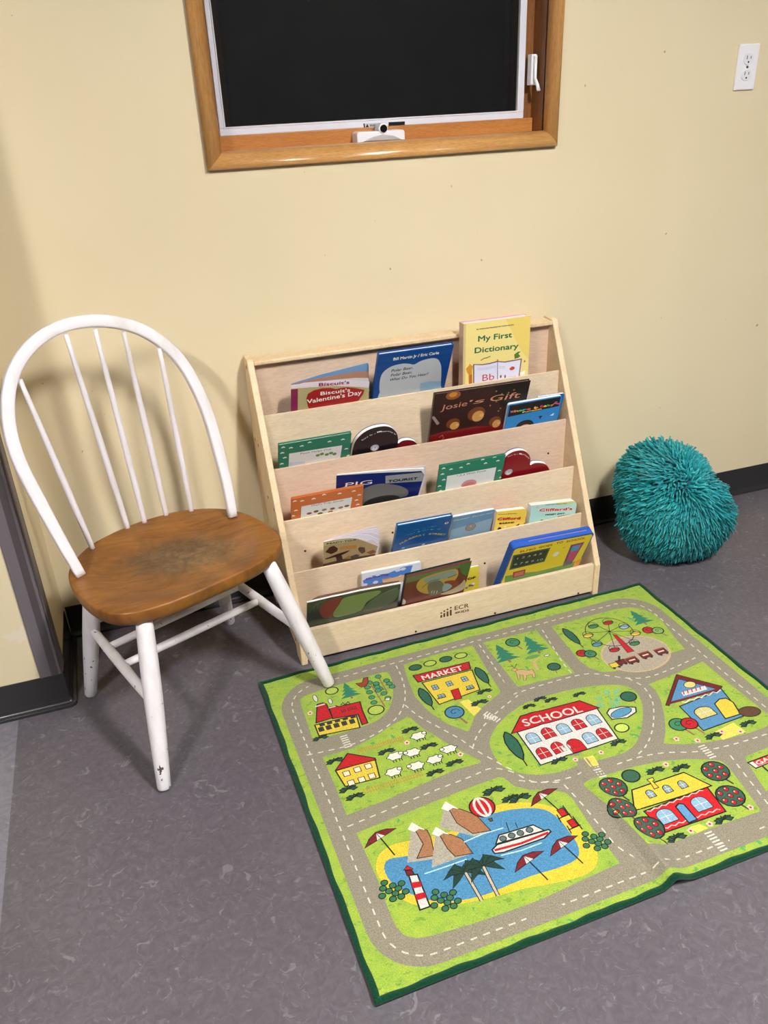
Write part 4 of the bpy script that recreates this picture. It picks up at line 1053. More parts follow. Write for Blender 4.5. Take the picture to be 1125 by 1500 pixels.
# ------------------------------------------------------------------ books
def zoom(ox, oy, s): return lambda x, y: (ox+x/s, oy+y/s)
def sub(a, b): return (a[0]-b[0], a[1]-b[1])
class Book:
    def __init__(s, name, label, k, tl, tr, th=.010, off=0.0, lean=None, kind='hard', col=(120, 120, 120), back=None, spine=None,
                 rad=(0, 0, 0, 0), outline=None, page=(236, 232, 226), margin=.002, cat='book', group=None, solid=True):
        # the foot stands back in the pocket and the cover tips forward onto the panel in front (lean < 0)
        t_ = .012 if k == 0 else PTH
        if lean is None: lean = -.40
        s.z0 = POCK[k]; s.k = k; s.th = th
        s.y0 = PT[k][0]+t_+.0008+off-(PT[k][1]-s.z0)*math.tan(lean)
        s.frame(lean)
        A, B = Vector(s.uv(tl)), Vector(s.uv(tr)); e = (B-A).normalized()
        if e.y > .10 or e.y < -.10: e.y = max(-.10, min(.10, e.y)); e.normalize()
        up = Vector((-e.y, e.x)); W_ = (B-A).length
        H_ = min(A.y, (A+e*W_).y)/up.y - .0005
        s.A, s.e, s.up, s.W, s.H = A, e, up, W_, H_
        s.root = empty(name, tuple(s.w(A.x+W_/2, 0, th/2)), label, cat, group)
        if not solid: s.pr = Print(lambda u, v, l: s.w(u, v, -.0003-.00003*l), lambda c: m_print(c)); return
        if outline is None: outline = s.rrect(*rad)
        s.outline = outline
        c = mat('cover_%d_%d_%d' % col, col, .32, .45); pg = mat('pages_%d_%d_%d' % page, page, .75, .2)
        if kind == 'hard':
            bt = .0025
            s.slab('front_cover', outline, 0, bt, c); s.slab('back_cover', outline, th-bt, th, mat('cover_%d_%d_%d' % back, back, .32, .45) if back else c)
            inset = [tuple(s.A+s.e*x+s.up*y) for x, y in ((.002, -H_+.003), (W_-.004, -H_+.003), (W_-.004, -.0035), (.002, -.0035))]
            s.slab('page_block', inset, bt, th-bt, pg)
            sp = [tuple(s.A+s.e*x+s.up*y) for x, y in ((-.0012, -H_), (.0018, -H_), (.0018, 0), (-.0012, 0))]
            s.slab('spine', sp, .0005, th-.0005, mat('cover_%d_%d_%d' % spine, spine, .32, .45) if spine else c)
        else:
            bt = .0006 if kind == 'paper' else .0016
            s.slab('front_cover', outline, 0, bt, c); s.slab('page_block', outline, bt, th-bt, pg)
            s.slab('back_cover', outline, th-bt, th, mat('cover_%d_%d_%d' % back, back, .32, .45) if back else c)
        s.pr = Print(lambda u, v, l: s.w(u, v, -.0003-.00003*l), lambda c: m_print(c))
    def frame(s, lean):
        s.up3 = Vector((0, math.sin(lean), math.cos(lean))); s.n3 = Vector((0, -math.cos(lean), math.sin(lean))); s.o3 = S(0, s.y0, s.z0)
    def uv(s, px, d=0):
        q = on_plane(px, s.o3-s.n3*d, s.n3)-(s.o3-s.n3*d); return (q.x, q.dot(s.up3))
    def w(s, u, v, d): return s.o3+Vector((u, 0, 0))+s.up3*v-s.n3*d
    def rrect(s, tl, tr, br, bl):
        P = []
        for cx_, cy_, r, a0 in ((s.W, 0, tr, math.pi/2), (0, 0, tl, math.pi), (0, -s.H, bl, 1.5*math.pi), (s.W, -s.H, br, 0)):
            sx = -1 if cx_ else 1; sy = 1 if cy_ else -1
            if r <= 0: P.append((cx_, cy_)); continue
            for i in range(7):
                a = a0+math.pi/2*i/6
                if (cx_, cy_) == (s.W, 0): a = math.pi/2*i/6
                elif (cx_, cy_) == (0, 0): a = math.pi/2+math.pi/2*i/6
                elif cx_ == 0: a = math.pi+math.pi/2*i/6
                else: a = 1.5*math.pi+math.pi/2*i/6
                P.append((cx_+sx*r+r*math.cos(a), cy_+sy*r+r*math.sin(a)))
        return [tuple(s.A+s.e*x+s.up*y) for x, y in P]
    def slab(s, name, ol, d0, d1, m, bevel=None):
        mb = MB(); mb.prism([s.w(u, v, d0) for u, v in ol], [s.w(u, v, d1) for u, v in ol])
        return mb.build(name, m, s.root, bevel=bevel)
    def sheet(s, name, pxs, d, m, th=.0007, uvs=None):
        P = [s.uv(q, d) for q in pxs]; P = P+[(P[-1][0], .0005), (P[0][0], .0005)]
        return s.slab(name, P[::-1], d, d+th, m)
    def q(s, *pts): return [s.uv(p_) for p_ in pts]
    def rel(s, *pts): return [tuple(s.A+s.e*(x*s.W)-s.up*(y*s.H)) for x, y in pts]
    def clip(s, pts):
        """keep a printed shape on the cover (convex outline of the rectangle)"""
        P = [Vector(q_) for q_ in pts]
        for org, nn in ((s.A, s.e), (s.A+s.e*s.W, -s.e), (s.A, -s.up), (s.A-s.up*s.H, s.up)):
            o_ = []
            for i in range(len(P)):
                a, b = P[i], P[(i+1) % len(P)]; da, db = (a-org).dot(nn), (b-org).dot(nn)
                if da >= 0: o_.append(a)
                if (da >= 0) != (db >= 0): o_.append(a.lerp(b, da/(da-db)))
            P = o_
            if len(P) < 3: return []
        return [tuple(q_) for q_ in P]
    def P(s, pts, col):
        c = s.clip(pts)
        if len(c) > 2: s.pr.poly(c, col)
    def E(s, c, rx, ry, col, n=18, rot=0): s.P(s.pr.ring_pts(c, rx, ry, n, rot), col)
    def T(s, body, a, b, h, col, bold=0.0, shear=0.0):
        a_, b_ = s.uv(a), s.uv(b)
        s.pr.text(body, a_, b_, h, col, bold, shear)
    def done(s): s.pr.build(s.root)
WHT, BLK = (240, 238, 232), (24, 22, 24)

# ---- top row
z = zoom(420, 525, 8.036)
b = Book('picture_book', 'thin maroon picture book with a red heart and fanned pages in the top row', 4, (427, 570), (545, 560), .024, kind='paper', lean=-.28, solid=False)
b.sheet('back_cover', [z(50, 300), z(400, 190), z(700, 115), z(950, 52), z(965, 75), z(965, 250)], .020, mat('cover_blue_sky', (120, 160, 205), .35))
b.sheet('page', [z(52, 310), z(300, 250), z(600, 195), z(820, 155), z(965, 152), z(965, 300)], .013, mat('page_brown_print', (176, 130, 108), .6))
b.sheet('page', [z(52, 316), z(300, 285), z(600, 250), z(800, 232), z(960, 232), z(965, 250), z(965, 400)], .009, mat('page_grey', (206, 204, 206), .6))
b.sheet('page', [z(50, 330), z(200, 290), z(400, 270), z(600, 262), z(800, 262), z(950, 270), z(975, 275), z(965, 370)], .005, mat('page_lilac', (224, 214, 224), .6))
b.sheet('front_cover', [z(48, 360), z(150, 350), z(400, 335), z(560, 325), z(720, 328), z(860, 338), z(965, 350), z(975, 368), z(965, 400), z(965, 500)], 0.0, mat('cover_olive', (176, 164, 118), .35))
b.pr.part('cover_picture')
b.pr.poly([b.uv(z(*q)) for q in ((50, 365), (132, 358), (128, 700), (48, 700))], (132, 34, 80))
b.pr.poly([b.uv(z(*q)) for q in ((230, 470), (250, 415), (320, 375), (420, 350), (520, 346), (580, 362), (640, 345), (720, 338), (820, 350), (915, 370), (900, 420), (840, 500), (780, 560), (700, 680), (330, 680), (250, 570))], (158, 24, 28))
b.pr.part('title_lettering')
b.T("Biscuit's", z(398, 434), z(745, 388), .011, WHT, .01); b.T("Valentine's Day", z(240, 532), z(880, 420), .013, WHT, .012)
b.done()
pr2 = Print(lambda u, v, l: b.w(u, v, .0047-.00003*l), lambda c: m_print(c)); pr2.part('page_lettering'); pr2.text("Biscuit's", b.uv(z(378, 328), .005), b.uv(z(735, 298), .005), .010, (140, 40, 90), .02); pr2.build(b.root)

z = zoom(540, 495, 8.036)
b = Book('picture_book', 'blue hardcover picture book with a big pale grey shape in the top row', 4, z(122, 200), z(1005, 78), .012, col=(16, 74, 148), page=(220, 226, 236), lean=-.45)
b.pr.part('cover_picture')
for i in range(9): b.P(b.rel((0, .03+.05*i), (1, .028+.05*i), (1, .034+.05*i), (0, .036+.05*i)), (24, 86, 160) if i % 2 else (12, 64, 136))
b.P([tuple(q) for q in catmull(b.q(*[z(*q) for q in ((160, 760), (130, 640), (128, 540), (145, 450), (190, 385), (280, 330), (400, 302), (480, 304), (535, 312), (620, 268), (740, 238), (815, 252), (850, 320), (855, 420), (848, 560), (845, 760))]), 3)], (196, 202, 210))
b.P(b.q(*[z(*q) for q in ((610, 530), (700, 510), (850, 510), (850, 640), (600, 640))]), (150, 186, 214))
b.pr.part('title_lettering')
b.T('Bill Martin Jr / Eric Carle', z(290, 265), z(825, 188), .0095, WHT, .02)
b.T('Polar Bear,', z(265, 402), z(520, 362), .0095, BLK, .015, .2); b.T('Polar Bear,', z(258, 455), z(508, 415), .0095, BLK, .015, .2); b.T('What Do You Hear?', z(250, 508), z(700, 434), .0095, BLK, .015, .2)
b.done()

z = zoom(660, 450, 8.654)
b = Book('dictionary', 'thick yellow hardcover book with green title standing tallest in the top row', 4, z(170, 215), z(1018, 108), .030, col=(236, 218, 140), spine=(206, 178, 160), page=(240, 228, 232), back=(214, 170, 176), lean=-.005, off=.002)
b.pr.part('cover_picture')
b.P(b.rel((.62, 0), (1, 0), (1, .5), (.85, .35)), (234, 208, 112)); b.P(b.rel((.0, 0), (.03, 0), (.03, 1), (0, 1)), (214, 196, 130))
b.P(b.q(*[z(*q) for q in ((285, 722), (400, 722), (500, 705), (590, 680), (680, 688), (800, 668), (905, 648), (870, 890), (285, 980))]), (120, 84, 110))
b.P(b.q(*[z(*q) for q in ((300, 732), (400, 735), (500, 720), (592, 695), (588, 930), (300, 960))]), (222, 222, 240)); b.P(b.q(*[z(*q) for q in ((600, 695), (690, 702), (800, 682), (888, 664), (860, 880), (598, 925))]), (226, 226, 242))
for i in range(3): b.pr.line(b.q(z(330, 770+i*14), z(420, 770+i*12), z(520, 750+i*12), z(580, 735+i*12)), .0006, (150, 160, 200)); b.pr.line(b.q(z(610, 745+i*14), z(690, 748+i*12)), .0006, (150, 160, 200))
b.E(b.uv(z(780, 775)), .0085, .0055, (196, 74, 60)); b.E(b.uv(z(755, 762)), .002, .0015, WHT); b.E(b.uv(z(800, 795)), .002, .0015, WHT)
for x in (636, 690): b.E(b.uv(z(x, 878)), .0028, .0048, (112, 78, 50))
b.P(b.q(*[z(*q) for q in ((195, 780), (235, 735), (240, 715), (262, 735), (285, 750), (270, 800), (275, 980), (230, 980), (228, 850), (210, 830))]), (214, 148, 48)); b.P(b.q(*[z(*q) for q in ((240, 860), (272, 850), (275, 980), (232, 980))]), (186, 108, 50))
b.P(b.q(*[z(*q) for q in ((806, 600), (850, 565), (890, 560), (860, 590), (885, 620), (860, 640), (812, 655))]), (86, 122, 52)); b.pr.line(b.q(z(380, 675), z(420, 650), z(460, 640), z(505, 622)), .0024, (112, 84, 60))
b.E(b.uv(z(938, 685)), .0028, .003, (190, 100, 60)); b.E(b.uv(z(595, 672)), .003, .0024, (196, 120, 100)); b.P(b.q(z(880, 830), z(945, 800), z(940, 850), z(895, 870)), WHT)
b.pr.part('title_lettering')
b.T('400 WORDS AND MEANINGS FOR YOUNG READERS', z(325, 290), z(802, 228), .0032, BLK, .02)
b.T('My First', z(350, 436), z(776, 380), .0155, (8, 104, 70), .018); b.T('Dictionary', z(306, 584), z(856, 520), .0155, (8, 104, 70), .018)
b.T('Bb', z(402, 938), z(552, 916), .0195, (186, 56, 60), .0); b.T('running', z(738, 882), z(826, 874), .002, (70, 70, 110))
b.done()

# ---- second row
def cloud(b, c, s):
    for dx, dy, r in ((-.6, 0, .5), (0, .25, .62), (.6, 0, .5)): b.E((c[0]+dx*s, c[1]+dy*s), r*s, r*s*.7, (226, 236, 228), 10)
def story(name, label, k, tl, tr, col, col2, title, th, cl, panel, ttl, z, cc=None, **kw):
    b = Book(name, label, k, tl, tr, th, col=col, **kw)
    b.pr.part('cover_picture')
    for q in cl: cloud(b, b.uv(z(*q)), .0052)
    P = b.q(*[z(*q) for q in panel]); b.P(P, (224, 226, 226))
    if cc: cc(b)
    b.pr.part('title_lettering'); b.T(title, z(*ttl[0]), z(*ttl[1]), .0062, (60, 58, 60), .0)
    b.done(); return b
z = zoom(400, 610, 4.891)
story('storybook', 'green hardcover storybook with white clouds at the left of the second row', 3, z(42, 208), z(562, 120), (38, 122, 96), None, 'Pooh Helps Out', .009,
      ((72, 222), (128, 225), (206, 212), (262, 186), (404, 180), (500, 165), (66, 262), (84, 296), (62, 340), (525, 232), (540, 280)), ((115, 266), (495, 206), (480, 300), (440, 400), (110, 400)), ((196, 272), (416, 238)), z,
      lambda b: [b.E(b.uv(z(x, y)), .006, .005, (96, 140, 66), 10) for x, y in ((320, 278), (350, 268), (385, 272), (415, 262), (440, 268))]+[b.P(b.q(z(115, 330), z(230, 320), z(230, 400), z(110, 400)), (190, 204, 222))], lean=-.42)
def heart(name, label, k, pts, th, col, lobe2, z, off, arc, dog, group=None, lean=-.27):
    px = [z(*q) for q in pts]; xs = [q[0] for q in px]
    b = Book(name, label, k, px[0], px[-1], th, off=off, solid=False, kind='board', lean=lean)
    top = [tuple(q) for q in catmull([b.uv(q) for q in px], 3, False)]
    lo = b.w(0, 0, 0); uL, uR = top[0][0], top[-1][0]; um = (uL+uR)/2; vb = .001
    ol = top+[(uR-.002, max(.03, top[-1][1]-.03)), (um+.02, .006), (um+.008, vb), (um-.008, vb), (um-.025, .008), (uL+.002, max(.035, top[0][1]-.03))]
    ol = ol[::-1]
    wm = mat('board_white', (238, 238, 240), .5); bm_ = mat('board_blue', (50, 72, 130), .4)
    b.slab('front_cover', ol, 0, .0014, mat('cover_%d_%d_%d' % col, col, .28, .5)); b.slab('page_block', ol, .0014, th-.003, wm); b.slab('back_cover', ol, th-.003, th, bm_)
    b.pr.part('cover_picture')
    b.pr.poly([b.uv(z(*q)) for q in lobe2], (126, 16, 26))
    c = b.uv(z(*dog)); b.pr.ell(c, .0125, .0105, (170, 172, 178), None, 0, 14); b.pr.ell((c[0], c[1]-.004), .008, .007, (212, 212, 214), None, 0, 12); b.pr.ell((c[0]+.001, c[1]+.0), .0022, .0016, BLK, None, 0, 8)
    b.pr.part('cover_lettering'); b.pr.arctext('Story by . Illustrated by', [b.uv(z(*q)) for q in arc], .0036, WHT, .01)
    b.done()
heart('heart_board_book', 'heart-shaped board book with a black left lobe in the second row', 3, ((562, 300), (575, 225), (598, 170), (650, 118), (720, 85), (800, 72), (850, 84), (885, 118), (896, 165), (896, 196), (930, 176), (985, 172), (1025, 190), (1046, 230)), .015, (30, 22, 26),
      ((896, 200), (930, 180), (985, 175), (1022, 192), (1044, 232), (1000, 300), (860, 300), (880, 240)), z, .0105, ((635, 175), (690, 140), (760, 112), (830, 108), (880, 132)), (728, 224))
z = zoom(615, 545, 5.0)
b = Book('picture_book', 'dark brown hardcover book showing three golden faces in the second row', 3, z(112, 165), z(812, 62), .010, col=(52, 24, 22), page=(210, 200, 196), off=.0128, lean=-.29)
b.pr.part('cover_picture')
b.E(b.uv(z(245, 170)), .022, .014, (150, 84, 34)); b.E(b.uv(z(245, 165)), .012, .008, (206, 136, 52)); b.P(b.rel((.6, 0), (1, 0), (1, .45), (.72, .3)), (26, 14, 16))
for x, y in ((515, 245), (560, 215), (590, 265), (625, 200), (650, 150), (600, 160), (575, 285), (635, 250), (690, 130), (560, 140)): b.E(b.uv(z(x, y)), .0028, .0028, (150, 106, 58), 8)
b.P(b.q(*[z(*q) for q in ((60, 470), (200, 430), (330, 410), (420, 395), (520, 395), (640, 380), (640, 560), (50, 600))]), (120, 22, 26))
for x, y, rx, ry in ((248, 385, .021, .017), (420, 315, .027, .024), (555, 370, .019, .018)):
    c = b.uv(z(x, y)); b.E((c[0]-.003, c[1]+.005), rx, ry, (116, 62, 30)); b.E((c[0]+.003, c[1]-.004), rx*.68, ry*.78, (206, 148, 84)); b.E((c[0]+rx*.5, c[1]-.003), rx*.22, ry*.25, (226, 170, 102))
b.P(b.q(z(85, 330), z(105, 322), z(145, 375), z(125, 388)), (150, 128, 120))
b.pr.line(b.q(z(140, 480), z(165, 462), z(175, 480), z(160, 500)), .0016, (206, 130, 90))
b.pr.part('title_lettering'); 
b.T('Josie', z(150, 282), z(345, 245), .0175, (206, 140, 110), -.004, .12); b.T("'s", z(362, 240), z(472, 218), .0150, (206, 140, 110), -.004, .12); b.T('Gift', z(512, 216), z(732, 184), .0195, (206, 140, 110), -.004, .12)
b.done()
b = Book('board_book', 'plain blue board book edge behind the black-banded book in the second row', 3, z(870, 186), z(1062, 157), .008, off=.0130, kind='board', col=(24, 108, 182), rad=(0, .006, .006, 0), lean=-.29)
b.pr.part('cover_picture'); b.E(b.uv(z(1040, 290)), .006, .008, (180, 60, 90)); b.E(b.uv(z(1050, 320)), .004, .005, (230, 200, 160)); b.P(b.q(z(1050, 215), z(1075, 200), z(1078, 230)), (16, 70, 130)); b.done()
b = Book('board_book', 'board book with a black band and coloured title at the right of the second row', 3, z(652, 240), z(1046, 172), .0105, kind='board', col=(44, 134, 204), rad=(.006, .010, .006, .006), lean=-.29)
b.pr.part('cover_picture'); b.P(b.rel((.02, .02), (.97, .02), (.97, .205), (.02, .25)), BLK)
b.pr.poly(b.clip(b.pr.ring_pts(b.uv(z(765, 400)), .030, .0245, 24)), (30, 26, 28)); b.P(b.q(z(870, 322), z(898, 318), z(880, 345)), BLK); b.E(b.uv(z(765, 420)), .0235, .0185, (226, 184, 152)); b.P(b.q(z(950, 318), z(985, 298), z(975, 318)), (214, 226, 236))
b.pr.part('title_lettering')
for wd, x0_, x1_, cs in (('Where', 660, 812, ((224, 110, 170), (240, 150, 60), (110, 190, 90), (90, 170, 220), (224, 80, 110))), ('is', 836, 866, ((240, 170, 70), (236, 120, 90))), ("Baby's", 880, 1032, ((206, 50, 90), (236, 214, 80), (90, 180, 100), (240, 140, 80), (224, 110, 170), (200, 60, 120)))):
    n_ = len(wd)
    for i, ch in enumerate(wd):
        f0, f1 = (x0_+(x1_-x0_)*(i+.05)/n_), (x0_+(x1_-x0_)*(i+.92)/n_); y_ = lambda x: 300-(x-660)*.18
        b.T(ch, z(f0, y_(f0)), z(f1, y_(f1)), .0075 if ch in "wWB'" else .0066, cs[i % len(cs)], .03)
b.T('Pumpkin', z(752, 298), z(890, 272), .0036, (240, 214, 70), .03); b.done()

# ---- third row
z = zoom(415, 675, 5.0)
b = Book('picture_book', 'navy paperback with white serif capitals and a grey label strip in the third row', 2, z(390, 108), z(1032, 76), .008, off=.0108, kind='paper', col=(18, 34, 104), rad=(0, .004, 0, 0), solid=False, lean=-.34)
b.sheet('page', [z(400, 100), z(600, 78), z(800, 55), z(1046, 36), z(1046, 120), z(1000, 260)], .010, mat('page_lilac', (224, 214, 224), .6), .0008)
b.sheet('page_block', [z(395, 104), z(600, 84), z(800, 68), z(1030, 56), z(1036, 120), z(996, 260)], .003, PAPER, .004)
b.sheet('front_cover', [z(390, 110), z(560, 98), z(700, 90), z(850, 84), z(1012, 76), z(1032, 104), z(985, 262)], 0, mat('cover_18_34_104', (18, 34, 104), .3), .0008)
b.pr.part('cover_picture'); b.pr.poly([b.uv(z(*q)) for q in ((748, 110), (1012, 84), (1030, 106), (1022, 148), (748, 166))], (150, 152, 156))
b.pr.poly([tuple(q) for q in catmull([b.uv(z(*q)) for q in ((570, 230), (620, 190), (700, 168), (780, 170), (860, 185), (912, 215), (905, 255), (840, 272), (720, 300), (570, 340))], 3)], (112, 110, 108)); b.pr.poly([tuple(q) for q in catmull([b.uv(z(*q)) for q in ((600, 300), (680, 266), (780, 250), (850, 262), (800, 300), (600, 340))], 3)], (48, 46, 48))
b.pr.part('title_lettering'); b.T('PIG', z(452, 192), z(648, 168), .0150, WHT, .0); b.pr.part('strip_lettering'); b.T('TOURIST', z(766, 158), z(980, 136), .0085, (28, 28, 32), .04)
b.pr.part('title_lettering')
for x, y in ((448, 192), (500, 188), (532, 184)): b.pr.line(b.q(z(x-6, y), z(x+22, y-3)), .0012, WHT)
b.done()
story('storybook', 'orange hardcover storybook with pale clouds at the left of the third row', 2, z(62, 280), z(588, 182), (204, 112, 60), None, "Owl's Trip South", .0075,
      ((84, 296), (138, 294), (222, 278), (298, 248), (412, 240), (516, 222), (92, 364), (72, 404), (536, 288), (556, 250), (545, 320)), ((132, 334), (505, 266), (490, 350), (440, 460), (125, 460)), ((204, 334), (440, 294)), z,
      lambda b: [b.E(b.uv(z(x, y)), .0075, .0045, c_, 9) for x, y, c_ in ((190, 385, (150, 60, 46)), (240, 370, (120, 70, 50)), (300, 358, (150, 120, 84)), (360, 350, (120, 84, 60)), (420, 342, (150, 120, 84)), (465, 330, (110, 90, 60)), (270, 385, (90, 70, 50)), (345, 372, (156, 70, 52)))], lean=-.36)
z = zoom(630, 645, 6.081)
heart('heart_board_book', 'heart-shaped dark red board book at the right of the third row', 2, ((640, 240), (655, 180), (690, 135), (740, 105), (800, 92), (850, 100), (885, 135), (894, 180), (892, 222), (930, 206), (985, 204), (1035, 218), (1064, 262)), .015, (134, 14, 26),
      ((900, 270), (960, 255), (1040, 255), (1000, 330), (880, 330)), z, .0105, ((690, 150), (740, 130), (790, 122), (840, 130), (880, 165)), (700, 282))
story('storybook', 'green hardcover storybook with clouds and a pink circle in the third row', 2, z(92, 232), z(674, 128), (44, 126, 98), None, '1,2,3 With Pooh', .008,
      ((120, 250), (186, 258), (276, 242), (340, 210), (468, 172), (575, 150), (604, 182), (494, 204), (110, 302), (122, 352), (84, 408), (616, 270), (630, 330), (92, 450)), ((152, 318), (590, 238), (570, 330), (540, 480), (130, 480)), ((240, 322), (496, 276)), z,
      lambda b: [b.E(b.uv(z(345, 390)), .024, .017, (206, 140, 140)), b.E(b.uv(z(345, 405)), .020, .014, (190, 112, 118))], lean=-.29)

# ---- fourth row
z = zoom(465, 765, 11.25)
b = Book('reader_book', 'small tan paperback with curled pages at the left of the fourth row', 1, z(100, 320), z(980, 380), .012, kind='paper', solid=False, lean=-.28)
for i, (pts, d) in enumerate(((((110, 318), (300, 245), (560, 175), (760, 110), (980, 62), (1000, 100), (980, 400)), .024), (((108, 320), (300, 255), (560, 190), (740, 135), (980, 105), (1020, 130), (990, 420)), .019), (((108, 322), (300, 262), (560, 205), (760, 165), (900, 165), (1035, 215), (1000, 430)), .014), (((106, 324), (300, 272), (520, 232), (700, 200), (860, 215), (1020, 285), (1000, 440)), .009), (((104, 326), (300, 285), (500, 255), (650, 260), (820, 300), (900, 270), (1030, 370), (1000, 450)), .0045))):
    b.sheet('page', [z(*q) for q in pts], d, mat('page_white', (226, 224, 230), .6) if i % 2 else mat('page_lilac', (224, 214, 224), .6))
b.sheet('front_cover', [z(102, 330), z(250, 300), z(400, 278), z(540, 268), z(660, 275), z(780, 315), z(900, 360), z(1000, 400), z(985, 430), z(940, 560)], 0, mat('cover_tan', (172, 150, 108), .4))
b.pr.part('cover_picture'); b.pr.poly([b.uv(z(*q)) for q in ((110, 335), (400, 285), (540, 275), (640, 285), (400, 340), (110, 385))], (190, 180, 140))
for pts, c_ in ((((130, 490), (200, 410), (270, 385), (340, 430), (320, 480), (230, 525)), (72, 44, 28)), (((125, 600), (330, 520), (540, 455), (500, 490), (380, 550), (140, 612)), (54, 34, 24)), (((350, 415), (520, 385), (650, 370), (640, 430), (380, 450)), (184, 128, 60)), (((300, 570), (400, 545), (420, 620), (330, 660)), (70, 44, 34)), (((670, 430), (700, 405), (780, 415), (790, 490), (730, 520), (680, 470)), (90, 60, 54)), (((520, 570), (640, 525), (700, 540), (600, 620)), (76, 56, 60)), (((800, 500), (920, 450), (970, 490), (880, 530)), (130, 76, 46)), (((90, 690), (400, 610), (700, 560), (960, 520), (900, 620), (90, 760)), (60, 38, 28)), (((430, 600), (520, 540), (560, 600)), (150, 120, 50))): b.pr.poly([b.uv(z(*q)) for q in pts], c_)
b.pr.part('title_lettering'); b.T('READY-TO-R', z(150, 368), z(640, 296), .0052, (40, 70, 36), .04); b.done()
z = zoom(565, 730, 6.618)
b = Book('picture_book', 'royal blue hardcover book with yellow arched title in the fourth row', 1, z(118, 268), z(652, 168), .011, col=(14, 90, 160), page=(206, 226, 240), lean=-.40)
b.pr.part('cover_picture'); b.E(b.uv(z(590, 238)), .0058, .0045, (220, 222, 216)); b.E(b.uv(z(592, 236)), .002, .003, (70, 70, 70)); b.E(b.uv(z(365, 445)), .005, .003, (200, 190, 200)); b.E(b.uv(z(170, 480)), .005, .003, (140, 190, 210))
b.pr.part('title_lettering')
b.pr.arctext('AND TO THINK', b.q(z(270, 312), z(340, 298), z(420, 282), z(500, 270)), .0032, (90, 170, 196), .01)
b.pr.arctext('THAT I SAW IT ON', b.q(z(205, 362), z(300, 330), z(400, 308), z(530, 300)), .0040, (96, 186, 200), .01)
b.pr.arctext('MULBERRY STREET', b.q(z(140, 448), z(220, 400), z(300, 372), z(400, 352), z(480, 350), z(575, 358)), .0062, (206, 190, 84), .02)
b.done()
b = Book('board_book', 'pale blue board book with nested round cut-outs in the fourth row', 1, z(652, 186), z(1058, 108), .010, kind='board', col=(116, 156, 194), rad=(0, .004, 0, 0), off=.0125, lean=-.32)
b.pr.part('cover_picture'); b.P(b.rel((0, .3), (1, .2), (1, .6), (0, .7)), (150, 182, 206)); c0 = b.uv(z(822, 278))
for i, (r_, c_) in enumerate(((.0165, (110, 84, 64)), (.0150, (178, 168, 162)), (.0135, (84, 62, 54)), (.0122, (196, 190, 188)), (.0108, (92, 70, 62)), (.0095, (190, 182, 178)), (.0080, (110, 92, 88)), (.0066, (170, 156, 152)))): b.E((c0[0]-.0007*i*0, c0[1]+.0004*i), r_, r_*.92, c_, 26)
b.E((c0[0], c0[1]+.004), .004, .0012, (206, 196, 186))
b.pr.part('title_lettering'); b.T('Easter Surprise', z(655, 222), z(1040, 140), .0052, WHT, .0, .35); b.done()
z = zoom(710, 720, 7.5)
b = Book('board_book', 'yellow round-cornered board book with red title in the fourth row', 1, z(138, 225), z(474, 186), .015, kind='board', col=(240, 206, 84), rad=(0, .016, 0, 0), off=.002, back=(196, 60, 44), lean=-.10)
b.pr.part('cover_picture'); b.E(b.uv(z(160, 410)), .006, .006, (40, 30, 28)); b.E(b.uv(z(75, 410)), .005, .005, (150, 30, 36)); b.E(b.uv(z(225, 385)), .004, .003, (230, 226, 220)); b.P(b.q(z(340, 372), z(380, 350), z(375, 375)), BLK); b.P(b.q(z(425, 352), z(450, 335), z(448, 360)), BLK)
b.pr.part('title_lettering'); b.T('NORMAN BRIDWELL', z(146, 254), z(356, 244), .0018, (40, 30, 30), .03); b.T('Clifford', z(140, 316), z(386, 304), .0080, (196, 30, 32), .045); b.T('BARKS!', z(160, 358), z(318, 346), .0042, BLK, .05); b.done()
b = Book('board_book', 'pale turquoise round-cornered board book with red title in the fourth row', 1, z(512, 156), z(1020, 100), .020, kind='board', col=(172, 212, 202), rad=(0, .017, 0, 0), off=.002, lean=0.0)
b.pr.part('cover_picture'); b.P(b.rel((.5, 0), (.9, 0), (.96, .05), (.6, .05)), (206, 206, 110)); b.E(b.uv(z(578, 170)), .0032, .0032, (190, 60, 56)); b.E(b.uv(z(578, 170)), .0020, .0020, (232, 222, 214)); b.E(b.uv(z(625, 320)), .005, .004, (120, 84, 50)); b.E(b.uv(z(850, 282)), .006, .003, (150, 96, 84)); b.P(b.q(z(800, 270), z(930, 250), z(930, 262), z(800, 285)), (150, 110, 96))
b.pr.part('title_lettering'); b.T('NORMAN BRIDWELL', z(664, 150), z(906, 134), .0018, (40, 40, 40), .03); b.T("Clifford's", z(600, 218), z(958, 200), .0076, WHT, .085); b.T("Clifford's", z(600, 218), z(958, 200), .0076, (190, 40, 36), .035); b.T('NOISY DAY', z(668, 262), z(876, 246), .0042, BLK, .04); b.done()

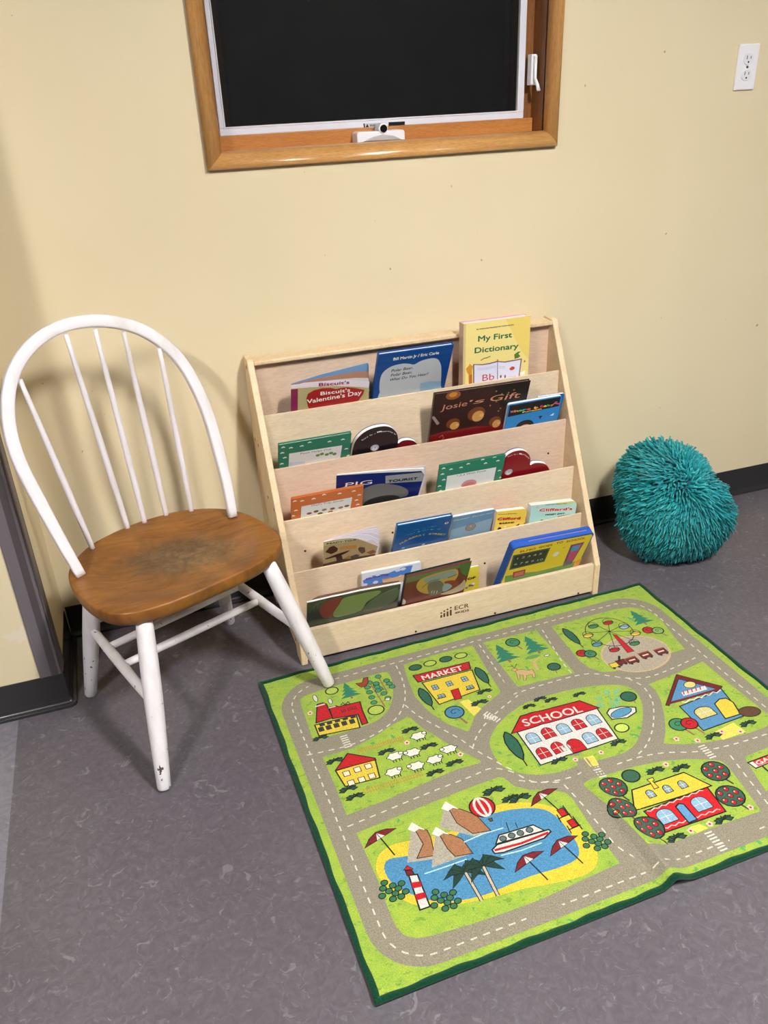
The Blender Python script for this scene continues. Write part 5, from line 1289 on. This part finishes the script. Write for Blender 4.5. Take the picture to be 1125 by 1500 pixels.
# ---- front row
z = zoom(435, 810, 6.4286)
b = Book('board_book', 'white and sky-blue flap book standing behind others in the front row', 0, z(610, 196), z(1170, 86), .010, lean=-.06, off=.056, kind='board', col=(216, 220, 230), rad=(.004, .004, 0, 0))
b.pr.part('cover_picture'); b.P(b.q(z(620, 260), z(700, 215), z(860, 190), z(1000, 130), z(1090, 115), z(1050, 240), z(640, 330)), (84, 130, 200))
for x, y, r_ in ((690, 225, .006), (760, 205, .007), (950, 160, .009), (1000, 150, .008), (640, 300, .008), (740, 275, .008), (1060, 110, .006)): b.E(b.uv(z(x, y)), r_, r_*.6, (206, 212, 232), 12)
b.P(b.q(z(800, 262), z(1000, 205), z(1050, 225), z(1000, 270), z(820, 290)), (214, 176, 140)); b.E(b.uv(z(972, 218)), .0045, .0035, (214, 130, 40))
b.pr.part('title_lettering'); b.T('Lift-the-Flap', z(652, 252), z(866, 206), .0058, (84, 40, 130), .03); b.T('Pizza', z(806, 262), z(890, 238), .0056, (226, 150, 40), .04); b.T('C', z(958, 226), z(986, 218), .004, WHT, .03); b.done()
b = Book('picture_book', 'dark glossy paperback with red and green swirls at the left of the front row', 0, z(60, 482), z(978, 296), .006, kind='paper', col=(56, 60, 58), solid=False, lean=-.40)
b.sheet('back_cover', [z(140, 440), z(300, 385), z(600, 320), z(820, 282), z(960, 262), z(975, 300)], .016, mat('page_umber', (128, 88, 74), .5)); b.sheet('page', [z(150, 432), z(200, 405), z(500, 345), z(800, 295), z(972, 272), z(978, 310)], .010, mat('page_umber_light', (166, 128, 112), .5))
b.sheet('page_block', [z(96, 468), z(300, 420), z(600, 355), z(978, 285)], .0012, PAPER, .004); b.sheet('front_cover', [z(96, 475), z(300, 425), z(600, 362), z(976, 294)], 0, mat('cover_smoke', (58, 60, 58), .15, .6))
b.pr.part('cover_picture')
def cat_poly(pts, c_): b.pr.poly([tuple(q) for q in catmull([b.uv(z(*q)) for q in pts], 3)], c_)
cat_poly(((210, 540), (240, 480), (330, 432), (415, 412), (430, 450), (380, 500), (340, 590), (250, 612)), (120, 40, 44)); cat_poly(((345, 560), (400, 480), (440, 425), (560, 392), (760, 352), (780, 380), (660, 460), (600, 540), (420, 596), (350, 600)), (120, 142, 84)); cat_poly(((620, 540), (680, 460), (800, 380), (950, 330), (940, 420), (850, 490), (700, 540)), (84, 96, 80)); cat_poly(((110, 650), (200, 620), (400, 610), (600, 560), (560, 600), (300, 650), (120, 690)), (40, 66, 44))
for i in range(4): b.pr.line(b.q(z(790+i*40, 390-i*14), z(850+i*30, 360-i*10), z(920+i*14, 330-i*4)), .0012, (120, 128, 120))
for i in range(3): b.pr.line(b.q(z(116+i*36, 560-i*20), z(140+i*30, 520-i*24), z(190+i*40, 470-i*14)), .0012, (92, 90, 92))
b.done()
z = zoom(570, 805, 7.5)
b = Book('picture_book', 'lime yellow paperback peeking out behind the dark red book in the front row', 0, z(700, 240), z(990, 178), .006, lean=0.0, off=.058, kind='paper', col=(222, 206, 66), rad=(0, .004, 0, 0), page=(226, 226, 236))
b.pr.part('cover_picture'); 
for x, y, c_ in ((850, 420, (110, 120, 160)), (885, 395, (90, 110, 150)), (915, 390, (120, 80, 90)), (925, 375, (226, 226, 230))): b.E(b.uv(z(x, y)), .005, .004, c_, 10)
b.pr.part('title_lettering'); b.T('TOP', z(820, 345), z(948, 316), .0068, (70, 50, 30), .04); b.done()
b = Book('picture_book', 'dark red hardcover book with a yellow oval picture in the middle of the front row', 0, z(190, 305), z(908, 130), .012, col=(112, 34, 36), spine=(30, 28, 28), page=(70, 66, 60), back=(40, 40, 38), off=.001, lean=-.45)
b.pr.part('cover_picture')
def cp(pts, c_): b.P([tuple(q) for q in catmull(b.q(*[z(*q) for q in pts]), 3)], c_)
b.P(b.rel((0, 0), (1, 0), (1, .06), (.3, .12), (0, .12)), (104, 116, 78)); cp(((780, 160), (900, 130), (900, 200), (860, 280), (800, 260)), (70, 110, 50))
cp(((300, 420), (330, 340), (450, 280), (650, 225), (740, 215), (760, 260), (720, 340), (560, 470), (380, 480)), (196, 160, 70)); cp(((380, 330), (480, 290), (620, 245), (730, 230), (720, 280), (560, 330), (420, 370)), (140, 156, 156))
cp(((420, 400), (470, 350), (560, 340), (600, 390), (580, 470), (450, 500)), (108, 106, 92)); cp(((600, 360), (700, 335), (760, 360), (800, 420), (740, 460), (640, 480), (690, 410)), (140, 50, 34)); cp(((590, 400), (640, 370), (690, 400), (650, 440), (590, 460)), (150, 170, 190)); cp(((560, 490), (680, 440), (780, 380), (830, 330), (830, 420), (700, 480)), (190, 176, 150))
cp(((110, 590), (130, 530), (180, 560), (170, 600)), (190, 196, 200)); b.pr.line(b.q(z(360, 420), z(460, 340), z(560, 320)), .0024, (60, 66, 50)); b.pr.line(b.q(z(640, 310), z(700, 290), z(740, 270)), .003, (40, 40, 40))
for x in (465, 490, 520): b.pr.line(b.q(z(x, 480), z(x+8, 450)), .0014, WHT)
b.done()
z = zoom(720, 760, 7.031)
b = Book('foam_book', 'thick blue-edged yellow board book with a printed blackboard at the right of the front row', 0, z(232, 300), z(1064, 140), .026, kind='board', col=(30, 78, 168), rad=(.012, .012, .012, .012), page=(44, 92, 184), back=(30, 78, 168), lean=-.40)
b.slab('page_gap', [tuple(b.A+b.e*x-b.up*y) for x, y in ((.05, -.0004), (.05, .02), (b.W-.02, .02), (b.W-.02, -.0004))], .012, .0135, mat('page_brown_print', (176, 130, 108), .6))
b.slab('seam', [tuple(b.A+b.e*x-b.up*y) for x, y in ((.008, -.0004), (.008, .02), (b.W-.008, .02), (b.W-.008, -.0004))], .018, .0188, mat('seam_dark', (16, 40, 100), .5))
b.pr.part('cover_picture'); m_ = .0035
rr_ = [tuple(b.A+b.e*x-b.up*y) for x, y in [(q[0], q[1]) for q in rrect(m_, m_+.002, b.W-m_, b.H-m_, .010)]]
b.pr.poly(rr_, (236, 208, 50))
b.P(b.q(*[z(*q) for q in ((140, 590), (300, 560), (480, 540), (800, 460), (880, 430), (860, 560), (130, 700))]), (96, 146, 66)); b.P(b.q(*[z(*q) for q in ((860, 440), (930, 400), (900, 480), (840, 490))]), (230, 150, 40))
b.P(b.q(*[z(*q) for q in ((222, 375), (608, 294), (545, 440), (180, 528))]), (70, 92, 76)); b.P(b.q(*[z(*q) for q in ((238, 384), (590, 310), (535, 430), (200, 512))]), (24, 28, 34))
b.E(b.uv(z(664, 362)), .0095, .0105, (232, 226, 220)); b.pr.line(b.q(z(732, 302), z(762, 288)), .002, (60, 90, 40))
b.P(b.q(*[z(*q) for q in ((818, 268), (958, 236), (820, 466), (728, 486))]), (120, 52, 110)); b.P(b.q(*[z(*q) for q in ((835, 278), (935, 256), (830, 440), (760, 458))]), (190, 62, 124)); b.P(b.q(*[z(*q) for q in ((832, 284), (912, 266), (892, 318), (812, 338))]), (64, 150, 206)); b.P(b.q(*[z(*q) for q in ((745, 440), (820, 425), (815, 470), (730, 490))]), (96, 100, 110))
b.P(b.q(*[z(*q) for q in ((222, 548), (352, 518), (340, 580), (215, 612))]), (158, 52, 62)); b.P(b.q(*[z(*q) for q in ((240, 556), (335, 534), (326, 570), (232, 594))]), (206, 110, 110))
b.pr.part('title_lettering'); b.T('ELMO', z(292, 348), z(450, 314), .0085, (170, 58, 28), .035); b.T('GOES', z(484, 304), z(622, 276), .0085, (150, 70, 34), .035); b.T('TO', z(664, 262), z(732, 246), .0085, (150, 70, 34), .035); b.T('SCHOOL', z(768, 244), z(962, 204), .0085, (170, 66, 34), .035)
b.pr.part('blackboard_lettering'); b.T('1 2 3 4 5', z(262, 418), z(515, 365), .0085, (190, 196, 198), .0); b.T('6 7 8 9 10', z(230, 478), z(524, 424), .0085, (190, 196, 198), .0); b.done()

# pale scuff where paint has been scraped on the near-left wall
sc = Print(lambda u, v, l: Vector((u, YN-.0004-.00003*l, v)), lambda c_: mat('scraped_paint', (226, 216, 192), .7, .2))
def onN(x, y):
    q_ = on_plane((x, y), Vector((0, YN, 0)), Vector((0, 1, 0))); return (q_.x, q_.z)
sc.part('paint_scuff')
sc.poly([onN(*q) for q in ((2, 934), (6, 928), (14, 930), (20, 922), (27, 924), (31, 916), (38, 920), (42, 917), (44, 926), (38, 930), (45, 937), (34, 938), (30, 943), (22, 937), (14, 941), (10, 936))], 1)
sc.build(wall_left)
